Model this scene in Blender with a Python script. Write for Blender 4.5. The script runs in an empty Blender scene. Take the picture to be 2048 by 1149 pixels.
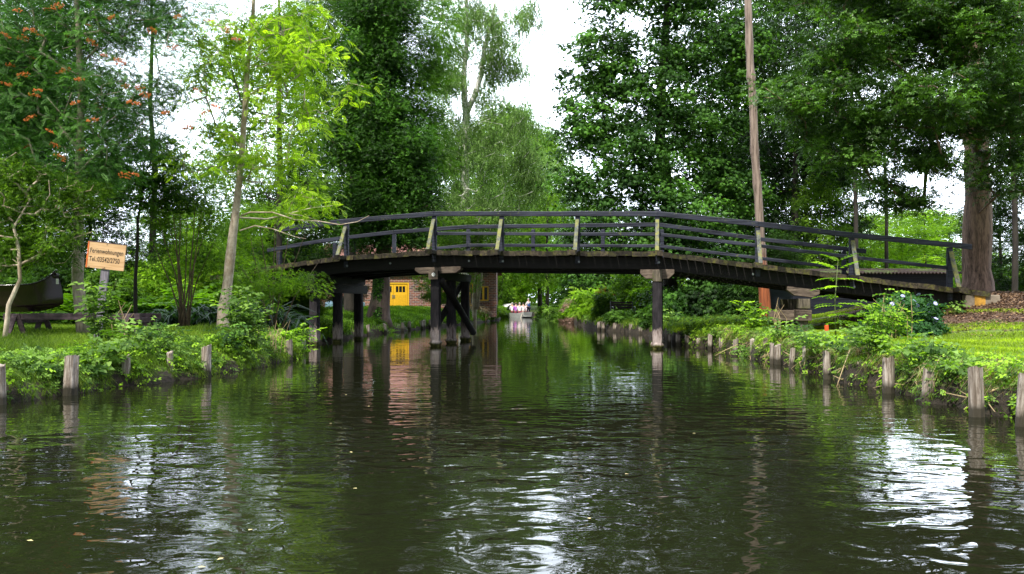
import bpy, math, random
import numpy as np
from mathutils import Vector, Matrix
S = bpy.context.scene
COL = S.collection
PI = math.pi
rng = np.random.default_rng(7)
random.seed(7)

# ------------------------------------------------------------------ camera
F, HZ, CX, CAMH = 1593.0, 605.0, 1024.0, 1.4
cd = bpy.data.cameras.new("camera"); cam = bpy.data.objects.new("camera", cd); COL.objects.link(cam)
cam.location = (0, 0, CAMH); cam.rotation_euler = (PI/2, 0, 0)
cd.sensor_width = 36; cd.lens = 36*F/2048; cd.shift_y = (HZ-574.5)/2048
cd.clip_start = 0.05; cd.clip_end = 2000
S.camera = cam

# ------------------------------------------------------------------ light
SUN_EL, SUN_AZ = math.radians(54), math.radians(-153)     # azimuth measured from +Y towards +X
w = bpy.data.worlds.new("World"); S.world = w; w.use_nodes = True
nt = w.node_tree; nt.nodes.clear()
N = nt.nodes.new; L = nt.links.new
sky = N('ShaderNodeTexSky'); sky.sky_type = 'NISHITA'; sky.sun_disc = False
sky.sun_elevation = SUN_EL; sky.sun_rotation = SUN_AZ; sky.dust_density = 2.0; sky.air_density = 1.0
tc = N('ShaderNodeTexCoord'); mp = N('ShaderNodeMapping'); mp.inputs['Scale'].default_value = (1, 1, 2.2)
nz = N('ShaderNodeTexNoise'); nz.inputs['Scale'].default_value = 2.1; nz.inputs['Detail'].default_value = 7
cr = N('ShaderNodeValToRGB'); cr.color_ramp.elements[0].position = .30; cr.color_ramp.elements[1].position = .52
mx = N('ShaderNodeMixRGB')
# cloud bank ahead of the camera is the brightest part of the sky, the sky overhead and behind is greyer
dp = N('ShaderNodeVectorMath'); dp.operation = 'DOT_PRODUCT'; dp.inputs[1].default_value = (.10, .86, .50); L(tc.outputs['Generated'], dp.inputs[0])
cb = N('ShaderNodeValToRGB'); cb.color_ramp.elements[0].position = .15; cb.color_ramp.elements[1].position = .85
cb.color_ramp.elements[0].color = (.13, .14, .155, 1); cb.color_ramp.elements[1].color = (.86, .95, 1.08, 1); L(dp.outputs['Value'], cb.inputs[0])
cm = N('ShaderNodeMixRGB'); cm.blend_type = 'MULTIPLY'; cm.inputs[0].default_value = 1; cm.inputs[2].default_value = (31, 31, 31, 1); L(cb.outputs[0], cm.inputs[1]); L(cm.outputs[0], mx.inputs[2])
bg = N('ShaderNodeBackground'); bg.inputs['Strength'].default_value = 0.13
wo = N('ShaderNodeOutputWorld')
L(tc.outputs['Generated'], mp.inputs[0]); L(mp.outputs[0], nz.inputs['Vector']); L(nz.outputs['Fac'], cr.inputs[0])
L(cr.outputs[0], mx.inputs[0]); L(sky.outputs[0], mx.inputs[1]); L(mx.outputs[0], bg.inputs[0]); L(bg.outputs[0], wo.inputs[0])
sd = bpy.data.lights.new("sun", 'SUN'); sd.energy = 5.0; sd.angle = math.radians(2.5); sd.color = (1, .95, .86)
so = bpy.data.objects.new("sun", sd); COL.objects.link(so)
sdir = Vector((math.sin(SUN_AZ)*math.cos(SUN_EL), math.cos(SUN_AZ)*math.cos(SUN_EL), math.sin(SUN_EL)))
so.rotation_euler = sdir.to_track_quat('Z', 'Y').to_euler(); so.location = (0, 0, 40)
S.view_settings.view_transform = 'Standard'; S.view_settings.look = 'None'
S.view_settings.gamma = 1; S.view_settings.use_curve_mapping = False
S.view_settings.exposure = 0.58
S.cycles.max_bounces = 8; S.cycles.transparent_max_bounces = 8; S.cycles.transmission_bounces = 6
S.cycles.diffuse_bounces = 3; S.cycles.glossy_bounces = 3
S.cycles.use_denoising = True
S.cycles.sample_clamp_indirect = 6

# ------------------------------------------------------------------ helpers
def P(px, py, Y): return Vector(((px-CX)/F*Y, Y, CAMH+(HZ-py)/F*Y))
def lerp_tab(t, x): return float(np.interp(x, [a for a, b in t], [b for a, b in t]))
def sstep(a, b, x):
    t = np.clip((np.asarray(x, float)-a)/(b-a), 0, 1); return t*t*(3-2*t)

def mesh_np(name, V, Fc, mat=None, rnd=None, smooth=False, midx=None):
    """V (n,3); Fc (m,k) or list of such arrays"""
    if not isinstance(Fc, list): Fc = [Fc]
    me = bpy.data.meshes.new(name)
    V = np.ascontiguousarray(V, dtype=np.float32)
    me.vertices.add(len(V)); me.vertices.foreach_set('co', V.ravel())
    loops = np.concatenate([f.ravel() for f in Fc]).astype(np.int32)
    tot = np.concatenate([np.full(len(f), f.shape[1], np.int32) for f in Fc])
    st = np.concatenate([[0], np.cumsum(tot)[:-1]]).astype(np.int32)
    me.loops.add(len(loops)); me.loops.foreach_set('vertex_index', loops)
    me.polygons.add(len(tot)); me.polygons.foreach_set('loop_start', st)
    me.polygons.foreach_set('loop_total', tot)
    if smooth: me.polygons.foreach_set('use_smooth', np.ones(len(tot), bool))
    if midx is not None: me.polygons.foreach_set('material_index', np.asarray(midx, np.int32))
    me.update(calc_edges=True)
    if rnd is not None:
        a = me.attributes.new('rnd', 'FLOAT', 'POINT'); a.data.foreach_set('value', np.asarray(rnd, np.float32))
    for m in (mat if isinstance(mat, (list, tuple)) else [mat]):
        if m: me.materials.append(m)
    return me

def link(name, me, parent=None, loc=None, rot=None):
    o = bpy.data.objects.new(name, me); COL.objects.link(o)
    if parent: o.parent = parent
    if loc is not None: o.location = loc
    if rot is not None: o.rotation_euler = rot
    return o
def tag(o, label=None, cat=None, group=None, kind=None):
    if label: o['label'] = label
    if cat: o['category'] = cat
    if group: o['group'] = group
    if kind: o['kind'] = kind
    return o
def empty(name, loc, rz=0): 
    o = link(name, None, None, loc, (0, 0, rz)); o.empty_display_size = .2; return o
def copy_tree(o, parent=None):
    c = o.copy(); COL.objects.link(c); c.parent = parent
    for ch in list(o.children): copy_tree(ch, c)
    return c

class MB:
    def __init__(s): s.v = []; s.f = []; s.mi = []; s.cur = 0
    def add(s, vs, fs):
        n = len(s.v); s.v += [tuple(v) for v in vs]
        for f in fs: s.f.append([i+n for i in f]); s.mi.append(s.cur)
    def box(s, x0, x1, y0, y1, z0, z1, j=0):
        vs = [(x, y, z) for x in (x0, x1) for y in (y0, y1) for z in (z0, z1)]
        if j: vs = [tuple(c+random.uniform(-j, j) for c in v) for v in vs]
        s.add(vs, [(0,1,3,2),(4,6,7,5),(0,4,5,1),(2,3,7,6),(0,2,6,4),(1,5,7,3)])
    def bar(s, a, b, w, h, up=(0,0,1), seg=1, j=0):
        a, b = Vector(a), Vector(b); d = (b-a).normalized(); side = d.cross(Vector(up)).normalized(); u = side.cross(d).normalized()
        vs = []
        for i in range(seg+1):
            c = a.lerp(b, i/seg)
            for sx, sz in ((-1,-1),(1,-1),(1,1),(-1,1)):
                q = c+side*(sx*w/2)+u*(sz*h/2)
                if j: q = q+Vector([random.uniform(-j, j) for _ in range(3)])
                vs.append(q)
        fs = [(3,2,1,0), tuple(seg*4+k for k in (0,1,2,3))]
        for i in range(seg):
            for k in range(4): fs.append((i*4+k, i*4+(k+1)%4, (i+1)*4+(k+1)%4, (i+1)*4+k))
        s.add(vs, fs)
    def tube(s, pts, rad, n=8, caps=True, j=0):
        pts = [Vector(p) for p in pts]; m = len(pts)
        if not hasattr(rad, '__len__'): rad = [rad]*m
        vs = []; prev = None
        for i, p in enumerate(pts):
            d = (pts[min(i+1, m-1)]-pts[max(i-1, 0)]).normalized()
            if prev is None:
                ref = Vector((0,0,1)) if abs(d.z) < .9 else Vector((1,0,0)); a = d.cross(ref).normalized()
            else: a = (prev-d*prev.dot(d)).normalized()
            prev = a; b = d.cross(a)
            for k in range(n):
                t = 2*PI*k/n; r = rad[i]*(1+(random.uniform(-j, j) if j else 0))
                vs.append(p+a*(math.cos(t)*r)+b*(math.sin(t)*r))
        fs = []
        for i in range(m-1):
            for k in range(n): fs.append((i*n+k, i*n+(k+1)%n, (i+1)*n+(k+1)%n, (i+1)*n+k))
        if caps: fs.append(tuple(range(n-1, -1, -1))); fs.append(tuple((m-1)*n+k for k in range(n)))
        s.add(vs, fs)
    def ball(s, c, r, n=10, m=6, sc=(1,1,1)):
        vs = [(c[0], c[1], c[2]+r*sc[2])]
        for i in range(1, m):
            for k in range(n):
                a = PI*i/m; t = 2*PI*k/n
                vs.append((c[0]+r*sc[0]*math.sin(a)*math.cos(t), c[1]+r*sc[1]*math.sin(a)*math.sin(t), c[2]+r*sc[2]*math.cos(a)))
        vs.append((c[0], c[1], c[2]-r*sc[2])); e = len(vs)-1
        fs = [(0, 1+k, 1+(k+1)%n) for k in range(n)]
        for i in range(m-2):
            for k in range(n): fs.append((1+i*n+k, 1+(i+1)*n+k, 1+(i+1)*n+(k+1)%n, 1+i*n+(k+1)%n))
        fs += [(e, 1+(m-2)*n+(k+1)%n, 1+(m-2)*n+k) for k in range(n)]
        s.add(vs, fs)
    def build(s, name, mat, parent=None, loc=None, rot=None, smooth=False, bevel=0):
        me = bpy.data.meshes.new(name); me.from_pydata(s.v, [], s.f)
        for m in (mat if isinstance(mat, (list, tuple)) else [mat]): me.materials.append(m)
        me.polygons.foreach_set('material_index', s.mi)
        if smooth: me.polygons.foreach_set('use_smooth', [True]*len(s.f))
        me.update()
        o = link(name, me, parent, loc, rot)
        if bevel:
            b = o.modifiers.new('bevel', 'BEVEL'); b.width = bevel; b.segments = 2; b.limit_method = 'ANGLE'
        return o

# ------------------------------------------------------------------ materials
def newmat(name):
    m = bpy.data.materials.new(name); m.use_nodes = True; t = m.node_tree; t.nodes.clear()
    out = t.nodes.new('ShaderNodeOutputMaterial'); b = t.nodes.new('ShaderNodeBsdfPrincipled')
    t.links.new(b.outputs[0], out.inputs[0]); return m, t, b, out
def noise(t, scale, detail=5, rough=.6, sc=(1,1,1), coord='Object', dist=0):
    c = t.nodes.new('ShaderNodeTexCoord'); mp = t.nodes.new('ShaderNodeMapping'); mp.inputs['Scale'].default_value = sc
    n = t.nodes.new('ShaderNodeTexNoise'); n.inputs['Scale'].default_value = scale; n.inputs['Detail'].default_value = detail
    n.inputs['Roughness'].default_value = rough; n.inputs['Distortion'].default_value = dist
    t.links.new(c.outputs[coord], mp.inputs[0]); t.links.new(mp.outputs[0], n.inputs['Vector']); return n.outputs['Fac']
def ramp(t, fac, stops, interp='LINEAR'):
    r = t.nodes.new('ShaderNodeValToRGB'); e = r.color_ramp; e.interpolation = interp
    while len(e.elements) < len(stops): e.elements.new(.5)
    for i, (p, c) in enumerate(stops): e.elements[i].position = p; e.elements[i].color = (*c, 1) if len(c) == 3 else c
    t.links.new(fac, r.inputs[0]); return r.outputs[0]
def mix(t, fac, a, b):
    m = t.nodes.new('ShaderNodeMixRGB')
    for i, v in ((0, fac), (1, a), (2, b)):
        if isinstance(v, (int, float)): m.inputs[i].default_value = v
        elif isinstance(v, tuple): m.inputs[i].default_value = (*v, 1)
        else: t.links.new(v, m.inputs[i])
    return m.outputs[0]
def math_(t, op, a, b=0.0, c=None):
    m = t.nodes.new('ShaderNodeMath'); m.operation = op
    for i, v in enumerate((a, b) if c is None else (a, b, c)):
        if isinstance(v, (int, float)): m.inputs[i].default_value = v
        else: t.links.new(v, m.inputs[i])
    return m.outputs[0]
def bump(t, b, h, strength=.5, dist=.02):
    n = t.nodes.new('ShaderNodeBump'); n.inputs['Strength'].default_value = strength; n.inputs['Distance'].default_value = dist
    t.links.new(h, n.inputs['Height']); t.links.new(n.outputs[0], b.inputs['Normal'])
def zcoord(t, coord='Object'):
    c = t.nodes.new('ShaderNodeTexCoord'); s = t.nodes.new('ShaderNodeSeparateXYZ'); t.links.new(c.outputs[coord], s.inputs[0]); return s.outputs['Z']

def plain(name, col, rough=.6, metal=0, var=.25, scale=12):
    m, t, b, o = newmat(name)
    n = noise(t, scale); c = ramp(t, n, [(.3, tuple(x*(1-var) for x in col)), (.7, tuple(min(1, x*(1+var)) for x in col))])
    t.links.new(c, b.inputs['Base Color']); b.inputs['Roughness'].default_value = rough; b.inputs['Metallic'].default_value = metal
    bump(t, b, n, .2, .01); return m

def leafmat(name, dark, light, trans=.4, rough=.5, spec=.14, tcol=None):
    m, t, b, out = newmat(name)
    a = t.nodes.new('ShaderNodeAttribute'); a.attribute_name = 'rnd'
    c = ramp(t, a.outputs['Fac'], [(0, tuple(x*.6 for x in dark)), (.5, tuple(x*.68+y*.32 for x, y in zip(dark, light))), (.85, light), (1, tuple(min(.8, x*1.45) for x in light))])
    t.links.new(c, b.inputs['Base Color']); b.inputs['Roughness'].default_value = rough
    b.inputs['Specular IOR Level'].default_value = spec
    tr = t.nodes.new('ShaderNodeBsdfTranslucent')
    k = tcol or (1.6, 1.75, .45)
    mm = t.nodes.new('ShaderNodeMixRGB'); mm.blend_type = 'MULTIPLY'; mm.inputs[0].default_value = 1; mm.inputs[2].default_value = (*k, 1)
    t.links.new(c, mm.inputs[1]); t.links.new(mm.outputs[0], tr.inputs[0])
    ms = t.nodes.new('ShaderNodeMixShader'); ms.inputs[0].default_value = trans
    t.links.new(b.outputs[0], ms.inputs[1]); t.links.new(tr.outputs[0], ms.inputs[2]); t.links.new(ms.outputs[0], out.inputs[0])
    return m

def bark(name, c1, c2, scale=6, stretch=.25, moss=None, bstr=.7):
    m, t, b, o = newmat(name)
    n = noise(t, scale, 6, .65, (1, 1, stretch), dist=.6); n2 = noise(t, scale*4, 4, .6, (1, 1, stretch*1.2))
    f = math_(t, 'ADD', math_(t, 'MULTIPLY', n, .65), math_(t, 'MULTIPLY', n2, .35))
    c = ramp(t, f, [(.36, c1), (.6, c2)])
    if moss:
        mf = ramp(t, noise(t, 1.6, 4), [(.5, (0,0,0)), (.62, (1,1,1))]); c = mix(t, mf, c, moss)
    t.links.new(c, b.inputs['Base Color']); b.inputs['Roughness'].default_value = .9
    bump(t, b, f, bstr, .04); return m

def darkwood(name, base=(.016, .018, .026), edge=(.05, .055, .07), lichen=(.17, .19, .03), lich=(.56, .70), stretch=(.15, 3, 3), rough=.5):
    m, t, b, o = newmat(name)
    n = noise(t, 7, 6, .65, stretch); c = ramp(t, n, [(.35, base), (.68, edge)])
    lf = ramp(t, noise(t, 5, 7, .7), [(lich[0], (0,0,0)), (lich[1], (1,1,1))])
    c = mix(t, lf, c, lichen)
    t.links.new(c, b.inputs['Base Color']); b.inputs['Roughness'].default_value = rough; b.inputs['Specular IOR Level'].default_value = .22
    bump(t, b, math_(t, 'ADD', n, math_(t, 'MULTIPLY', noise(t, 30, 4, .6, stretch), .5)), .5, .01); return m

M = {}
M['rail'] = darkwood('painted_rail_wood', (.007, .008, .014), (.045, .05, .075), (.12, .13, .05), (.60, .74))
M['plank'] = darkwood('mossy_plank_wood', (.016, .014, .012), (.085, .07, .05), (.12, .12, .03), (.50, .66), (2, .5, 2), .85)
_t = M['plank'].node_tree; _b = [n for n in _t.nodes if n.type == 'BSDF_PRINCIPLED'][0]; _src = _b.inputs['Base Color'].links[0].from_socket
_g = _t.nodes.new('ShaderNodeNewGeometry'); _v = ramp(_t, _g.outputs['Random Per Island'], [(0, (.25, .25, .25)), (.5, (.7, .7, .7)), (1, (1.15, 1.1, 1))])
_m = _t.nodes.new('ShaderNodeMixRGB'); _m.blend_type = 'MULTIPLY'; _m.inputs[0].default_value = 1; _t.links.new(_src, _m.inputs[1]); _t.links.new(_v, _m.inputs[2]); _t.links.new(_m.outputs[0], _b.inputs['Base Color'])
M['girder'] = darkwood('tarred_girder_wood', (.004, .0035, .003), (.011, .009, .008), (.035, .02, .014), (.6, .75), rough=.65)
M['brace'] = darkwood('lichen_brace_wood', (.04, .045, .05), (.17, .18, .16), (.20, .20, .055), (.42, .62), (3, 3, .3), .8)
M['greywood'] = darkwood('weathered_grey_wood', (.03, .022, .017), (.20, .155, .12), (.10, .075, .06), (.5, .66), (.4, 3, 2), .85)
M['greypost'] = darkwood('weathered_grey_post_wood', (.03, .026, .02), (.18, .15, .115), (.09, .09, .04), (.5, .66), (3, 3, .3), .85)
def pilemat():
    m, t, b, o = newmat('peeling_tarred_pile')
    z = zcoord(t); n = noise(t, 5, 5, .65, (3, 3, .5)); n2 = noise(t, 9, 6, .6, (1.5, 1.5, .3))
    dark = ramp(t, n2, [(.35, (.010, .009, .011)), (.7, (.035, .03, .034))])
    pale = ramp(t, n, [(.35, (.10, .07, .06)), (.55, (.36, .30, .28))])
    moss = ramp(t, noise(t, 14), [(.35, (.012, .02, .006)), (.65, (.09, .09, .02))])
    e = math_(t, 'SUBTRACT', math_(t, 'ADD', z, math_(t, 'MULTIPLY', math_(t, 'SUBTRACT', n, .5), 1.1)), .56)
    f1 = ramp(t, math_(t, 'ADD', math_(t, 'MULTIPLY', e, 8), .5), [(0, (0,0,0)), (1, (1,1,1))])
    c = mix(t, f1, pale, dark)
    g = math_(t, 'SUBTRACT', math_(t, 'ADD', z, math_(t, 'MULTIPLY', noise(t, 6), .12)), .18)
    f2 = ramp(t, math_(t, 'ADD', math_(t, 'MULTIPLY', g, 14), .5), [(0, (0,0,0)), (1, (1,1,1))])
    c = mix(t, f2, moss, c); b.inputs['Specular IOR Level'].default_value = .2
    t.links.new(c, b.inputs['Base Color']); b.inputs['Roughness'].default_value = .75; bump(t, b, n, .6, .02); return m
M['pile'] = pilemat()
def stubmat():
    m, t, b, o = newmat('bleached_stub_wood')
    z = zcoord(t); n = noise(t, 14, 6, .7, (2.2, 2.2, .18), dist=.4); n2 = noise(t, 5, 5, .6)
    c = ramp(t, n, [(.30, (.035, .022, .014)), (.45, (.20, .155, .12)), (.62, (.52, .46, .40))])
    c = mix(t, ramp(t, n2, [(.50, (0,0,0)), (.66, (.8,.8,.8))]), c, (.11, .075, .05))
    g = math_(t, 'SUBTRACT', math_(t, 'ADD', z, math_(t, 'MULTIPLY', n2, .16)), .22)
    f2 = ramp(t, math_(t, 'ADD', math_(t, 'MULTIPLY', g, 10), .5), [(0, (0,0,0)), (1, (1,1,1))])
    c = mix(t, f2, (.022, .018, .008), c)
    oi = t.nodes.new('ShaderNodeObjectInfo')
    t.links.new(mix(t, math_(t, 'MULTIPLY', oi.outputs['Random'], .35), c, (.10, .085, .06)), b.inputs['Base Color'])
    b.inputs['Roughness'].default_value = .85; bump(t, b, n, .9, .03); return m
M['stub'] = stubmat()

def groundmat():
    m, t, b, o = newmat('bank_soil_and_turf')
    g = t.nodes.new('ShaderNodeNewGeometry'); s = t.nodes.new('ShaderNodeSeparateXYZ'); t.links.new(g.outputs['True Normal'], s.inputs[0])
    n = noise(t, 1.3, 7, .65); n2 = noise(t, 18, 5, .6)
    turf = ramp(t, n2, [(.3, (.05, .085, .010)), (.7, (.16, .24, .025))])
    dry = ramp(t, n2, [(.3, (.06, .045, .02)), (.7, (.17, .14, .06))])
    turf = mix(t, ramp(t, n, [(.55, (0,0,0)), (.72, (.8,.8,.8))]), turf, dry)
    soil = ramp(t, noise(t, 9, 7, .7), [(.3, (.010, .008, .005)), (.55, (.035, .026, .017)), (.75, (.085, .06, .04))])
    st = ramp(t, s.outputs['Z'], [(.55, (1,1,1)), (.88, (0,0,0))])
    c = mix(t, st, turf, soil)
    # leaf litter patch under the big tree
    gp = t.nodes.new('ShaderNodeSeparateXYZ'); t.links.new(g.outputs['Position'], gp.inputs[0])
    dx = math_(t, 'DIVIDE', math_(t, 'SUBTRACT', gp.outputs['X'], 15.5), 5.8); dy = math_(t, 'DIVIDE', math_(t, 'SUBTRACT', gp.outputs['Y'], 24.5), 6.8)
    rr = math_(t, 'ADD', math_(t, 'ADD', math_(t, 'MULTIPLY', dx, dx), math_(t, 'MULTIPLY', dy, dy)), math_(t, 'MULTIPLY', math_(t, 'SUBTRACT', n, .5), 1.8))
    litter = ramp(t, noise(t, 22, 6, .75), [(.32, (.02, .013, .009)), (.5, (.085, .045, .028)), (.62, (.20, .13, .08)), (.75, (.08, .09, .025))])
    c = mix(t, ramp(t, rr, [(.75, (1,1,1)), (1.15, (0,0,0))]), c, litter)
    t.links.new(c, b.inputs['Base Color']); b.inputs['Roughness'].default_value = .95; bump(t, b, noise(t, 14, 7, .7), .9, .06); return m
M['ground'] = groundmat()

def watermat():
    m, t, b, out = newmat('dark_canal_water')
    b.inputs['Base Color'].default_value = (.008, .0088, .0038, 1); b.inputs['Roughness'].default_value = .0
    b.inputs['IOR'].default_value = 1.333; b.inputs['Specular IOR Level'].default_value = .62
    c = t.nodes.new('ShaderNodeTexCoord')
    def nn(scale, sc, detail, dist=0.0, rot=0):
        mp = t.nodes.new('ShaderNodeMapping'); mp.inputs['Scale'].default_value = sc; mp.inputs['Rotation'].default_value = (0, 0, rot)
        n = t.nodes.new('ShaderNodeTexNoise'); n.inputs['Scale'].default_value = scale; n.inputs['Detail'].default_value = detail; n.inputs['Distortion'].default_value = dist
        n.inputs['Roughness'].default_value = .45
        t.links.new(c.outputs['Object'], mp.inputs[0]); t.links.new(mp.outputs[0], n.inputs['Vector']); return n.outputs['Fac']
    h = math_(t, 'ADD', math_(t, 'MULTIPLY', nn(3.0, (.8, 1.25, 1), 1, .7), .62), math_(t, 'MULTIPLY', nn(7.0, (.8, 1.3, 1), 1, .8, .35), .10))
    h = math_(t, 'ADD', h, math_(t, 'MULTIPLY', nn(.8, (.6, 1.3, 1), 1), 1.1))
    # calmer and rougher patches
    bn = t.nodes.new('ShaderNodeBump'); bn.inputs['Distance'].default_value = .024; bn.inputs['Strength'].default_value = 1
    sp = t.nodes.new('ShaderNodeSeparateXYZ'); t.links.new(c.outputs['Object'], sp.inputs[0])
    calm = t.nodes.new('ShaderNodeMapRange'); calm.inputs['From Min'].default_value = 7; calm.inputs['From Max'].default_value = 19; calm.inputs['To Min'].default_value = 1; calm.inputs['To Max'].default_value = .20
    t.links.new(math_(t, 'ADD', sp.outputs['Y'], math_(t, 'MULTIPLY', nn(.3, (1, 1, 1), 2), 5)), calm.inputs['Value'])
    h = math_(t, 'MULTIPLY', h, calm.outputs[0])
    hm = math_(t, 'MULTIPLY', h, math_(t, 'ADD', math_(t, 'MULTIPLY', nn(.22, (1, 1, 1), 3), 1.0), .45))
    t.links.new(hm, bn.inputs['Height']); t.links.new(bn.outputs[0], b.inputs['Normal'])
    return m
M['water'] = watermat()

def brickmat():
    m, t, b, o = newmat('mottled_brick')
    c = t.nodes.new('ShaderNodeTexCoord'); mp = t.nodes.new('ShaderNodeMapping'); mp.inputs['Rotation'].default_value = (PI/2, 0, 0)
    br = t.nodes.new('ShaderNodeTexBrick'); br.inputs['Scale'].default_value = 1; br.inputs['Brick Width'].default_value = .36; br.inputs['Row Height'].default_value = .13
    br.inputs['Mortar Size'].default_value = .012; br.inputs['Color1'].default_value = (.22, .065, .04, 1); br.inputs['Color2'].default_value = (.035, .03, .045, 1)
    br.inputs['Mortar'].default_value = (.38, .32, .28, 1); br.inputs['Bias'].default_value = -.1
    t.links.new(c.outputs['Object'], mp.inputs[0]); t.links.new(mp.outputs[0], br.inputs['Vector'])
    t.links.new(mix(t, ramp(t, noise(t, 2.5, 4), [(.45, (0,0,0)), (.8, (.7,.7,.7))]), br.outputs['Color'], (.22, .13, .10)), b.inputs['Base Color']); b.inputs['Roughness'].default_value = .9; bump(t, b, br.outputs['Fac'], .4, -.01); return m
M['brick'] = brickmat()
M['yellow'] = plain('yellow_paint', (.66, .37, .010), .5, var=.12)
M['glass_dark'] = plain('dark_window_glass', (.012, .015, .016), .08, var=.1)
M['rooftile'] = plain('pale_red_roof_tile', (.24, .11, .09), .85, scale=5)
M['iron'] = plain('grey_iron', (.18, .2, .21), .45, .6)
M['white'] = plain('white_plastic', (.75, .75, .72), .5, var=.05)
M['black'] = plain('black_paint', (.01, .01, .01), .5, var=.1)
M['concrete'] = plain('stained_concrete', (.20, .165, .125), .95, var=.4, scale=7)
M['ochre'] = plain('ochre_stain', (.42, .22, .03), .9, var=.3)
M['signwood'] = darkwood('varnished_sign_board', (.42, .25, .12), (.62, .42, .24), (.50, .31, .15), (.6, .8), (.25, 2, 3), .6)
M['orange'] = plain('orange_board_edge', (.55, .13, .02), .6)
M['signpost'] = darkwood('lilac_grey_post', (.10, .09, .11), (.24, .22, .26), (.12, .12, .08), (.6, .75), (3, 3, .3), .8)
M['trestle'] = darkwood('brown_trestle_wood', (.028, .018, .022), (.085, .06, .07), (.12, .10, .08), (.62, .8), (.3, 3, 2), .6)
M['canoe'] = plain('dark_brown_canoe_skin', (.012, .006, .007), .16, var=.3, scale=3)
M['canoe_in'] = plain('canoe_inside', (.02, .015, .015), .6)
M['silver'] = plain('silver_tape', (.55, .56, .58), .35, .4)
M['shed'] = darkwood('black_shed_boards', (.008, .009, .016), (.022, .025, .038), (.03, .03, .04), (.6, .8), (.2, 3, 3), .55)
def roofmat():
    m, t, b, o = newmat('leaf_littered_roof')
    n = noise(t, 26, 6, .75); c = ramp(t, n, [(.32, (.005, .004, .004)), (.5, (.022, .012, .010)), (.62, (.065, .038, .034)), (.72, (.03, .04, .012))])
    c = mix(t, ramp(t, noise(t, 1.2, 4), [(.5, (0,0,0)), (.62, (.8,.8,.8))]), c, (.07, .11, .02))
    t.links.new(c, b.inputs['Base Color']); b.inputs['Roughness'].default_value = .95; bump(t, b, n, .8, .04); return m
M['shedroof'] = roofmat()
M['redpaint'] = plain('orange_red_paint', (.75, .09, .02), .5, var=.1)
M['palewood'] = plain('pale_stake_wood', (.5, .42, .34), .8)
def polemat():
    m, t, b, o = newmat('debarked_pole')
    z = zcoord(t); n = noise(t, 7, 6, .65, (2, 2, .12)); n2 = noise(t, 2, 4)
    c = ramp(t, n, [(.36, (.05, .035, .028)), (.5, (.21, .155, .125)), (.66, (.32, .25, .205))])
    red = ramp(t, n, [(.33, (.10, .025, .008)), (.6, (.36, .10, .03))])
    f = ramp(t, math_(t, 'ADD', math_(t, 'MULTIPLY', math_(t, 'SUBTRACT', z, 2.6), .9), math_(t, 'MULTIPLY', n2, .8)), [(0, (0,0,0)), (.9, (1,1,1))])
    t.links.new(mix(t, f, red, c), b.inputs['Base Color']); b.inputs['Roughness'].default_value = .75; bump(t, b, n, .7, .02); return m
M['pole'] = polemat()
M['blue_tarp'] = plain('pale_blue_tarp', (.35, .55, .70), .45, var=.2, scale=3)
M['skin'] = plain('skin', (.55, .33, .25), .5, var=.06)
M['hair_grey'] = plain('grey_hair', (.5, .48, .45), .7)
M['hair_dark'] = plain('dark_hair', (.03, .02, .018), .6)
M['hair_brown'] = plain('brown_hair', (.12, .07, .04), .6)
M['shirt_white'] = plain('white_cloth', (.78, .76, .78), .8, var=.06)
M['shirt_pink'] = plain('pale_pink_cloth', (.72, .60, .68), .8, var=.08)
M['shirt_red'] = plain('dark_red_cloth', (.36, .03, .06), .8, var=.08)
M['shirt_purple'] = plain('purple_cloth', (.42, .12, .55), .8, var=.08)
M['vest_blue'] = plain('blue_vest_cloth', (.03, .09, .28), .8, var=.08)
M['trouser_dark'] = plain('dark_trouser_cloth', (.015, .018, .03), .85, var=.08)
M['boatmetal'] = plain('pale_grey_boat_side', (.55, .56, .55), .45, .2, var=.15, scale=4)
M['seatred'] = plain('red_seat_cover', (.26, .03, .06), .8, var=.1)
M['trunk_rowan'] = bark('rowan_bark', (.13, .10, .08), (.44, .37, .31), 7, .3, (.10, .12, .05))
M['trunk_ash'] = bark('young_ash_bark', (.24, .18, .13), (.56, .48, .38), 5, .5, (.26, .20, .13), .4)
M['trunk_dark'] = bark('dark_bark', (.008, .007, .006), (.035, .028, .022), 5, .25)
M['trunk_big'] = bark('furrowed_bark', (.030, .018, .012), (.24, .155, .115), 8, .16, None, 1.0)
M['trunk_ivy'] = bark('brown_ivy_tree_bark', (.07, .045, .035), (.19, .135, .11), 4, .3)
M['stem_red'] = bark('reddish_stem_bark', (.05, .03, .02), (.17, .12, .07), 12, .3)
M['stem_green'] = plain('green_stem', (.09, .12, .03), .7)
M['stem_dry'] = plain('dry_stem', (.34, .25, .13), .8)
def birchmat():
    m, t, b, o = newmat('birch_bark')
    n = noise(t, 4, 5, .7, (1, 1, 3.5)); c = ramp(t, n, [(.32, (.05, .045, .04)), (.40, (.60, .58, .56)), (.7, (.80, .78, .76))])
    t.links.new(c, b.inputs['Base Color']); b.inputs['Roughness'].default_value = .7; bump(t, b, n, .3, .02); return m
M['birch'] = birchmat()
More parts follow.
